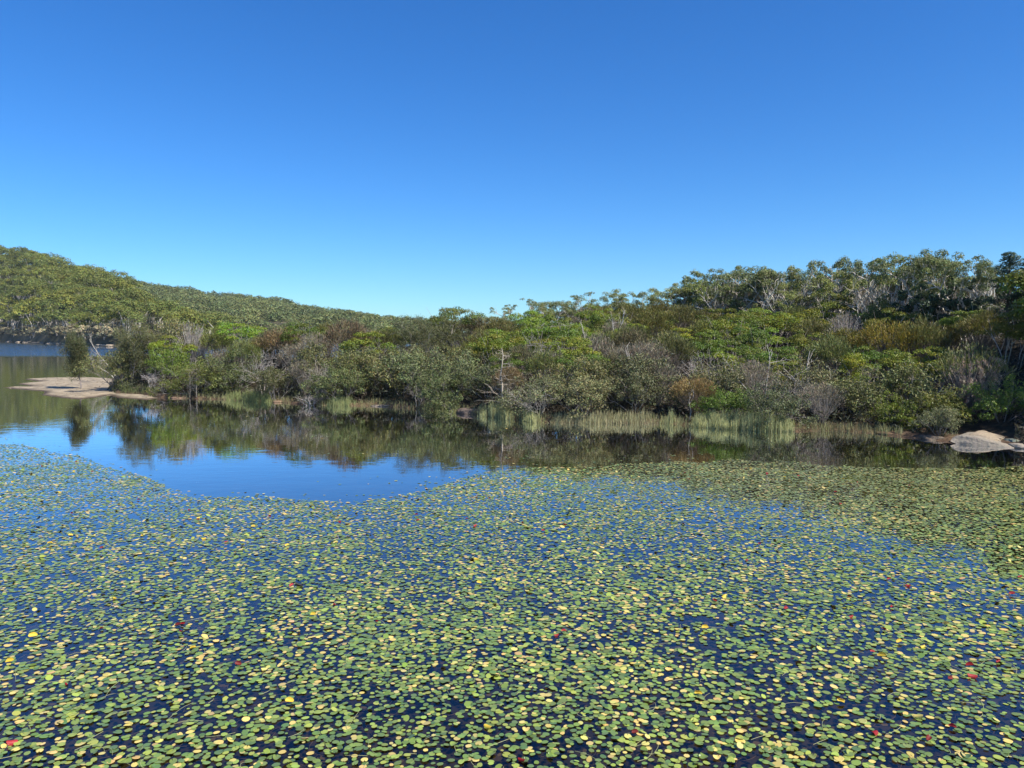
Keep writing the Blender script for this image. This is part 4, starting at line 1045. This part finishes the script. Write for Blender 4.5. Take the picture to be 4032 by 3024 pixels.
# thin out overlaps on a grid so that pads sit side by side
order = rp.permutation(len(px_)); cell = {}
sel = []
MIN = .041
for i in order:
    cx, cy = int(px_[i] / MIN), int(py_[i] / MIN); bad = False
    for ax in (-1, 0, 1):
        for ay in (-1, 0, 1):
            j = cell.get((cx + ax, cy + ay))
            if j is not None and (px_[i] - px_[j]) ** 2 + (py_[i] - py_[j]) ** 2 < MIN * MIN: bad = True; break
        if bad: break
    if not bad: cell[(cx, cy)] = i; sel.append(i)
sel = np.array(sel); px_, py_ = px_[sel], py_[sel]; n = len(px_)
print("pads", n, time.time() - T0)
rad = np.clip(rp.normal(.0445, .009, n), .022, .068) * (.82 + .36 * fbm(px_ * .7, py_ * .7, 91, 2)); asp = rp.uniform(.68, .95, n); rot = rp.uniform(0, 6.28, n)
warm = fbm(px_ * .5, py_ * .5, 81, 3)
q = rp.uniform(0, 1, n) - (warm - .5) * .25
cols = np.where((q < .105)[:, None], np.array([[.54, .42, .11]]), np.where((q < .15)[:, None], np.array([[.46, .37, .12]]), np.where((q < .35)[:, None], np.array([[.26, .31, .055]]), np.where((q < .78)[:, None], np.array([[.15, .215, .045]]), np.array([[.10, .155, .045]])))))
cols = cols * rp.uniform(.82, 1.18, (n, 1)) * (1 + rp.normal(0, .06, (n, 3)))
olive_refl = np.clip((2150 - (384 - F * ((-CAM_H / py_) * CP + SP) / (CP - (-CAM_H / py_) * SP)) * PX) / 250, 0, 1)[:, None] * np.clip((px_ / py_ - .05) / .25, 0, 1)[:, None]
cols = cols * (1 - .4 * olive_refl) + np.array([[.21, .185, .085]]) * rp.uniform(.6, 1.3, (n, 1)) * .4 * olive_refl  # olive tint: browner pads, with the bank trees' reflection mixed into the colour
sunk = rp.uniform(0, 1, n) < .05
cols = np.where(sunk[:, None], np.array([[.30, .24, .12]]) * rp.uniform(.5, 1.2, (n, 1)), cols)
KP = 11
th = np.linspace(.16, 2 * math.pi - .16, KP)
shape = np.stack([np.cos(th), np.sin(th)], 1); shape = np.concatenate([shape, [[.62, 0.0]]])     # shallow notch
zb = rp.uniform(.001, .014, n); tilt = np.abs(rp.normal(0, .05, n)) + np.where(rp.uniform(0, 1, n) < .06, rp.uniform(.1, .45, n), 0); ta = rp.uniform(0, 6.28, n)
zb = np.where(sunk, -rp.uniform(.015, .06, n), zb); tilt = np.where(sunk, .03, tilt)
def pad_verts(i, res=None):
    """vertices of pads i (array) before height"""
    sx = shape[None, :, 0] * rad[i][:, None]; sy = shape[None, :, 1] * (rad[i] * asp[i])[:, None]
    jit = 1 + rp.normal(0, .035, sx.shape)
    sx, sy = sx * jit, sy * jit
    c, s = np.cos(rot[i])[:, None], np.sin(rot[i])[:, None]
    X = sx * c - sy * s; Y = sx * s + sy * c
    up = X * np.cos(ta[i])[:, None] + Y * np.sin(ta[i])[:, None]
    Z = np.tan(tilt[i])[:, None] * (up + rad[i][:, None] * .9)
    return X, Y, Z
vsp = (384 - F * ((-CAM_H / py_) * CP + SP) / (CP - (-CAM_H / py_) * SP)) * PX
usp = (512 + F * (px_ / py_) * (CP + (384 - vsp / PX) / F * SP)) * PX
infr = (~sunk) & (usp > 20) & (usp < 4012) & (vsp < 3010)
area = np.where(infr, rad ** 2 * asp / py_ ** 3, 0)
big = np.argsort(-area)[:300]; mask = np.ones(n, bool); mask[big] = False
idx = np.nonzero(mask)[0]
X, Y, Z = pad_verts(idx)
V = np.stack([X + px_[idx][:, None], Y + py_[idx][:, None], Z + zb[idx][:, None]], -1).reshape(-1, 3)
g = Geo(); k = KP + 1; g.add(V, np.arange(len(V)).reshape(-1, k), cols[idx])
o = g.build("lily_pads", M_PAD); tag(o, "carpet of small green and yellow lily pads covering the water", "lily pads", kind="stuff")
# the pads that show largest, one object each, with a curled rim and some thickness
def pad_object(name, x, y, r, a, rz, col, curl, tl, tz, z0, label, group, cat="lily pad"):
    g = Geo(); kk = 22; rings = [0.0, .45, .8, 1.0]; V = []; Fs = []
    ths = np.linspace(.13, 2 * math.pi - .13, kk)
    w1 = random.uniform(0, 6); w2 = random.uniform(.6, 1)
    for rr in rings[1:]:
        for t_ in ths:
            wob = 1 + .03 * math.sin(3 * t_ + w1) + .02 * math.sin(5 * t_ + w1 * 2)
            notch = 1 - .28 * math.exp(-((min(t_, 2 * math.pi - t_) - .13) / .16) ** 2) * rr
            X_ = math.cos(t_) * rr * r * wob * notch; Y_ = math.sin(t_) * rr * r * a * wob * notch
            Zz = curl * r * (rr ** 3) * (.6 + .5 * math.sin(2 * t_ + w1)) + (.0015 if rr < .5 else 0)
            V.append((X_, Y_, Zz))
    V.append((0.12 * r, 0, 0)); c0 = len(V) - 1
    for j in range(kk - 1):
        Fs.append((c0, j, j + 1))
    Q = []
    for rgi in range(2):
        for j in range(kk - 1): Q.append((rgi * kk + j, (rgi + 1) * kk + j, (rgi + 1) * kk + j + 1, rgi * kk + j + 1))
    V = np.array(V); th_ = .0016
    nV = len(V); V2 = V.copy(); V2[:, 2] -= th_
    g.add(np.concatenate([V, V2]), np.array(Q), col)
    off = g.n - 2 * nV
    for arr in (np.array(Fs), np.array(Fs)[:, ::-1] + nV): g.v.append(np.zeros((0, 3))); g.f.append(arr + off); g.c.append(np.tile(col, (len(arr), 1))); g.m.append(np.zeros(len(arr), np.int32))
    arr = np.array(Q)[:, ::-1] + nV; g.v.append(np.zeros((0, 3))); g.f.append(arr + off); g.c.append(np.tile(col, (len(arr), 1))); g.m.append(np.zeros(len(arr), np.int32))
    arr = np.array([(2 * kk + j, 2 * kk + j + nV, 2 * kk + j + 1 + nV, 2 * kk + j + 1) for j in range(kk - 1)])
    g.v.append(np.zeros((0, 3))); g.f.append(arr + off); g.c.append(np.tile(col, (len(arr), 1))); g.m.append(np.zeros(len(arr), np.int32))
    o = g.build(name, M_PAD, smooth=True); o.location = (x, y, z0); o.rotation_euler = (tl * math.cos(tz), tl * math.sin(tz), rz)
    return tag(o, label, cat, group)
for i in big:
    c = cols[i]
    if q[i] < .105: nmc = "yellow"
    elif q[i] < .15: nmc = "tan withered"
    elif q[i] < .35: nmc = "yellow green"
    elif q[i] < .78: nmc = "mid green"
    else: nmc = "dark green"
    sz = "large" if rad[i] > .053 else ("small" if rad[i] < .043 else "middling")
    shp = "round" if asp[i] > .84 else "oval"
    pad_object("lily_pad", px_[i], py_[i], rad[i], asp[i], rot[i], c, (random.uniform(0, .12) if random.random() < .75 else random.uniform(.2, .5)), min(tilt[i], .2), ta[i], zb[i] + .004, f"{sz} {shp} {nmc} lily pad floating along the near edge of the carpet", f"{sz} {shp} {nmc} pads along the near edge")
# bright raised leaves the photo shows one by one
RED = [(48, 2932, 1.5), (700, 2466, 1.1), (720, 2462, 1), (712, 2490, .9), (938, 2622, 1.2), (1148, 2311, 1.2), (1318, 2384, .9), (400, 2480, .8), (1485, 2452, .8), (2190, 2505, 1.0), (2220, 2492, 1.1), (1330, 2036, 1), (1338, 2056, 1), (1640, 2030, 1.1), (1646, 2052, 1), (1870, 2072, 1.3), (1838, 2046, .9), (1927, 1966, 1), (1876, 1960, .9), (2057, 2063, 1), (2138, 2093, 1), (2225, 2068, 1),
 (2696, 1865, .9), (2715, 1890, .9), (3020, 1865, 1.2), (3145, 1877, 1), (3190, 1884, .9), (3375, 1900, 1), (3580, 1915, .9), (3290, 1940, 1), (3310, 1985, 1), (2985, 1957, .9), (2990, 2145, .9), (2940, 2208, .9), (2690, 2066, .9), (3500, 2285, 1), (3575, 2310, 1.2), (3345, 2355, 1), (3510, 2395, 1), (4015, 2274, 1.2), (3985, 2344, 1.3), (3095, 2403, 1.3), (3350, 2432, 1.1), (3480, 2484, 1),
 (3818, 2627, 1.3), (3828, 2670, 1.6), (3742, 2682, 1.4), (3930, 2612, 1), (3445, 2894, 1.5), (3655, 2918, 1.3), (3750, 2870, 1.1), (2053, 3000, 1.2), (2500, 2890, 1), (2815, 2370, 1), (165, 1837, 1), (300, 1821, .9), (362, 1860, 1), (600, 1929, 1.2), (545, 1970, .9), (283, 2025, 1.1), (745, 2010, 1), (780, 2050, 1.1), (1062, 2038, 1.2), (890, 2136, 1), (400, 2162, 1.1), (3435, 2572, .9), (260, 2700, .8), (2605, 1985, 1)]
YEL = [(292, 1857, 1.2), (48, 1902, 1.1), (495, 1938, 1.2), (236, 1940, 1.2), (560, 2178 - 65, 1.2), (278, 2113, 1.3), (306, 2117, 1.4), (197, 2145, 1.4), (997, 2078, 1.4), (803, 2124, 1.3), (955, 2136, 1.3), (1180, 2066, 1.1), (780, 2042, 1.1), (1130, 2152, 1.2), (468, 2242, 1.5), (452, 2362, 1.3), (130, 2512, 1.6), (40, 2612, 1.5), (1040, 2640, 1.2), (760, 2560, 1.2), (1233, 2425, 1.2), (1876, 2206, 1.5), (1322, 2142, 1.3), (1810, 1966, 1.2), (2205, 1894, .9), (2250, 1910, 1), (1768, 2022, 1), (1960, 2285, 1.3), (1886, 2300, 1.2),
 (2956, 1848, 1), (2928, 1882, 1), (3320, 1889, 1), (3090, 1880, .9), (3265, 1900, .9), (3735, 1896, 1), (2930, 1972, .9), (2850, 2354, 1.4), (3540, 2533, 1.2), (3725, 2464, 1.3), (3632, 2552, 1.2), (3472, 2592, 1.6), (2776, 2478, 1.4), (3613, 2830, 1.6), (3310, 2770, 1.2), (1140, 2770, 1.4), (1920, 2870, 1.4), (620, 2700, 1.2), (2750, 2740, 1.3)]
def curled(name, us, vs, s, col, label, group, i, fold):
    """a pad turned up on its edge and folded, as the photo's bright leaves are"""
    x, y = gp(us, vs); r = random.Random(i * 13 + int(us)); g = Geo()
    R0 = .037 * s; nu, nv = 9, 7; V = []
    fa = fold
    for a in range(nu):
        for b in range(nv):
            u = a / (nu - 1) * 2 - 1; v = b / (nv - 1) * 2 - 1
            w = math.sqrt(max(0, 1 - u * u * .95)); yv = v * w
            ang = yv * fa
            V.append((u * R0 * 1.1 * (1 + .05 * r.uniform(-1, 1)), math.sin(ang) / fa * R0 * .9, (1 - math.cos(ang)) / fa * R0 * 1.1 * (1 if i % 3 else -1) + u * u * R0 * .12))
    Fq = [(a * nv + b, (a + 1) * nv + b, (a + 1) * nv + b + 1, a * nv + b + 1) for a in range(nu - 1) for b in range(nv - 1)]
    V = np.array(V); nV = len(V); V2 = V.copy(); V2[:, 2] -= .0015; Fq = np.array(Fq)
    g.add(np.concatenate([V, V2]), np.concatenate([Fq, Fq[:, ::-1] + nV]), vary(np.random.default_rng(i), col, 2 * len(Fq), .02, .06))
    o = g.build(name, M_LEAF, smooth=True); zz = -V[:, 2].min()
    o.rotation_euler = (r.uniform(.25, .7), r.uniform(-.3, .3), r.uniform(-.8, .8)); o.location = (x, y, R0 * .55 + .01)
    return tag(o, label, "leaf", group)
def place_words(us, vs):
    a = "at the far rim of the pads" if vs < 1900 else ("below the open blue water" if vs < 2080 else ("in the upper middle of the pads" if vs < 2250 else ("in the middle of the pads" if vs < 2500 else "among the near pads")))
    b = ["under the sandy point", "under the driftwood side", "under the dead bush side", "under the low saddle", "under the central reeds", "under the sedge fringe", "under the long reeds", "under the slab"][min(7, int(us / 504))]
    return a, b
used = {}
for lst, colr, nm in ((RED, (.27, .012, .012), "red"), (YEL, (.66, .47, .05), "yellow")):
    for i, (u, v, s) in enumerate(lst):
        dark = nm == "red" and i % 3 == 1
        c = (.16, .018, .014) if dark else colr
        if nm == "red" and i % 5 == 0: c = (.36, .03, .03)
        if nm == "yellow" and i % 4 == 2: c = (.62, .5, .14)
        word = "dark red" if dark else ("scarlet" if nm == "red" and i % 5 == 0 else ("pale yellow" if (nm == "yellow" and i % 4 == 2) else nm if nm == "red" else "bright yellow"))
        a, b = place_words(u, v); key = f"{word} curled leaf {a} {b}"
        used[key] = used.get(key, 0) + 1
        if used[key] > 1: key = f"{ORD[used[key] - 1]} " + key
        o = curled(nm + "_leaf", u, v, s, c, key, f"{nm} curled leaves among the lily pads", i, r_ := 1.2 + (i % 4) * .25)
o = curled("dead_leaf", 1178, 2312, 1.9, (.012, .012, .012), "black withered leaf standing upright beside a red leaf among the pads", None, 3, 2.2)
o.rotation_euler = (1.3, .4, .2)
# floating stems
g = Geo(); rs = np.random.default_rng(33)
for i in range(3800):
    y = math.sqrt(rs.uniform(7.8 ** 2, 19 ** 2)); x = rs.uniform(-.75, .75) * y
    L = rs.uniform(.12, .65); a = rs.uniform(0, 6.28); cv = rs.normal(0, 1.6)
    t = np.linspace(0, 1, 7); an = a + cv * t; dx = np.cumsum(np.cos(an)) * L / 7; dy = np.cumsum(np.sin(an)) * L / 7
    sub = i % 6 != 0
    z = (-rs.uniform(.005, .08) - .02 * t) if sub else (.004 + np.sin(t * math.pi) * rs.uniform(0, .035))
    tube(g, np.stack([x + dx, y + dy, z * np.ones(7)], 1), .0028, 3, np.array((.42, .33, .24)) * rs.uniform(.6, 1.2) if sub else np.array((.34, .34, .16)))
o = g.build("floating_stems", M_BARK); tag(o, "thin curling stems floating between and under the lily pads", "plant stems", kind="stuff")

# ------------------------------------------------------------------ haze
hz = Geo(); X0, X1, Y0, Y1, Z0, Z1 = -1300, 1500, -90, 1800, -2.8, 125
hz.add([(X0, Y0, Z0), (X1, Y0, Z0), (X1, Y1, Z0), (X0, Y1, Z0), (X0, Y0, Z1), (X1, Y0, Z1), (X1, Y1, Z1), (X0, Y1, Z1)], [(0, 3, 2, 1), (4, 5, 6, 7), (0, 1, 5, 4), (1, 2, 6, 5), (2, 3, 7, 6), (3, 0, 4, 7)], (1, 1, 1))
mh, nth, outh = new_mat("haze_air"); pv = nth.nodes.new("ShaderNodeVolumePrincipled"); pv.inputs["Color"].default_value = (.75, .85, 1, 1); pv.inputs["Density"].default_value = .00007; pv.inputs["Anisotropy"].default_value = .2
nth.links.new(pv.outputs[0], outh.inputs["Volume"])
tag(hz.build("haze", mh), "thin pale haze softening the distant ridge", "haze", kind="stuff")

# ------------------------------------------------------------------ light
SUN_EL, SUN_AZ = math.radians(48), math.radians(124)      # azimuth from +Y towards +X
world = bpy.data.worlds.new("World"); scene.world = world; world.use_nodes = True
nt = world.node_tree; nt.nodes.clear()
wo = nt.nodes.new("ShaderNodeOutputWorld"); bg = nt.nodes.new("ShaderNodeBackground"); sk = nt.nodes.new("ShaderNodeTexSky")
sk.sky_type = 'NISHITA'; sk.sun_disc = False; sk.sun_elevation = SUN_EL; sk.sun_rotation = SUN_AZ
sk.air_density = 1.0; sk.dust_density = .05; sk.ozone_density = 5.0; sk.altitude = 300
hs = nt.nodes.new("ShaderNodeHueSaturation"); hs.inputs["Saturation"].default_value = 1.22
tw = nt.nodes.new("ShaderNodeMix"); tw.data_type = 'RGBA'; tw.blend_type = 'MULTIPLY'; tw.inputs[0].default_value = 1; tw.inputs[7].default_value = (.55, .885, 1.18, 1)
nt.links.new(sk.outputs[0], hs.inputs["Color"]); nt.links.new(hs.outputs[0], tw.inputs[6]); nt.links.new(tw.outputs[2], bg.inputs[0]); bg.inputs[1].default_value = .083
nt.links.new(bg.outputs[0], wo.inputs[0])
sd = bpy.data.lights.new("sun", 'SUN'); so_ = bpy.data.objects.new("sun", sd); COL.objects.link(so_)
sd.energy = 5.0; sd.angle = math.radians(.53); sd.color = (1, .95, .87)
dirv = Vector((math.sin(SUN_AZ) * math.cos(SUN_EL), math.cos(SUN_AZ) * math.cos(SUN_EL), math.sin(SUN_EL)))
so_.rotation_euler = dirv.to_track_quat('Z', 'Y').to_euler(); so_.location = (-20, -20, 40)
vs = scene.view_settings; vs.view_transform = 'Standard'; vs.look = 'None'; vs.exposure = .75; vs.gamma = 1
scene.display_settings.display_device = 'sRGB'
cy = scene.cycles; cy.max_bounces = 6; cy.diffuse_bounces = 2; cy.glossy_bounces = 2; cy.transparent_max_bounces = 6; cy.transmission_bounces = 2
cy.use_denoising = True; cy.denoiser = 'OPENIMAGEDENOISE'; cy.denoising_input_passes = 'RGB_ALBEDO_NORMAL'; cy.denoising_prefilter = 'ACCURATE'; cy.sample_clamp_indirect = 4
cy.use_adaptive_sampling = True
print("done", time.time() - T0)
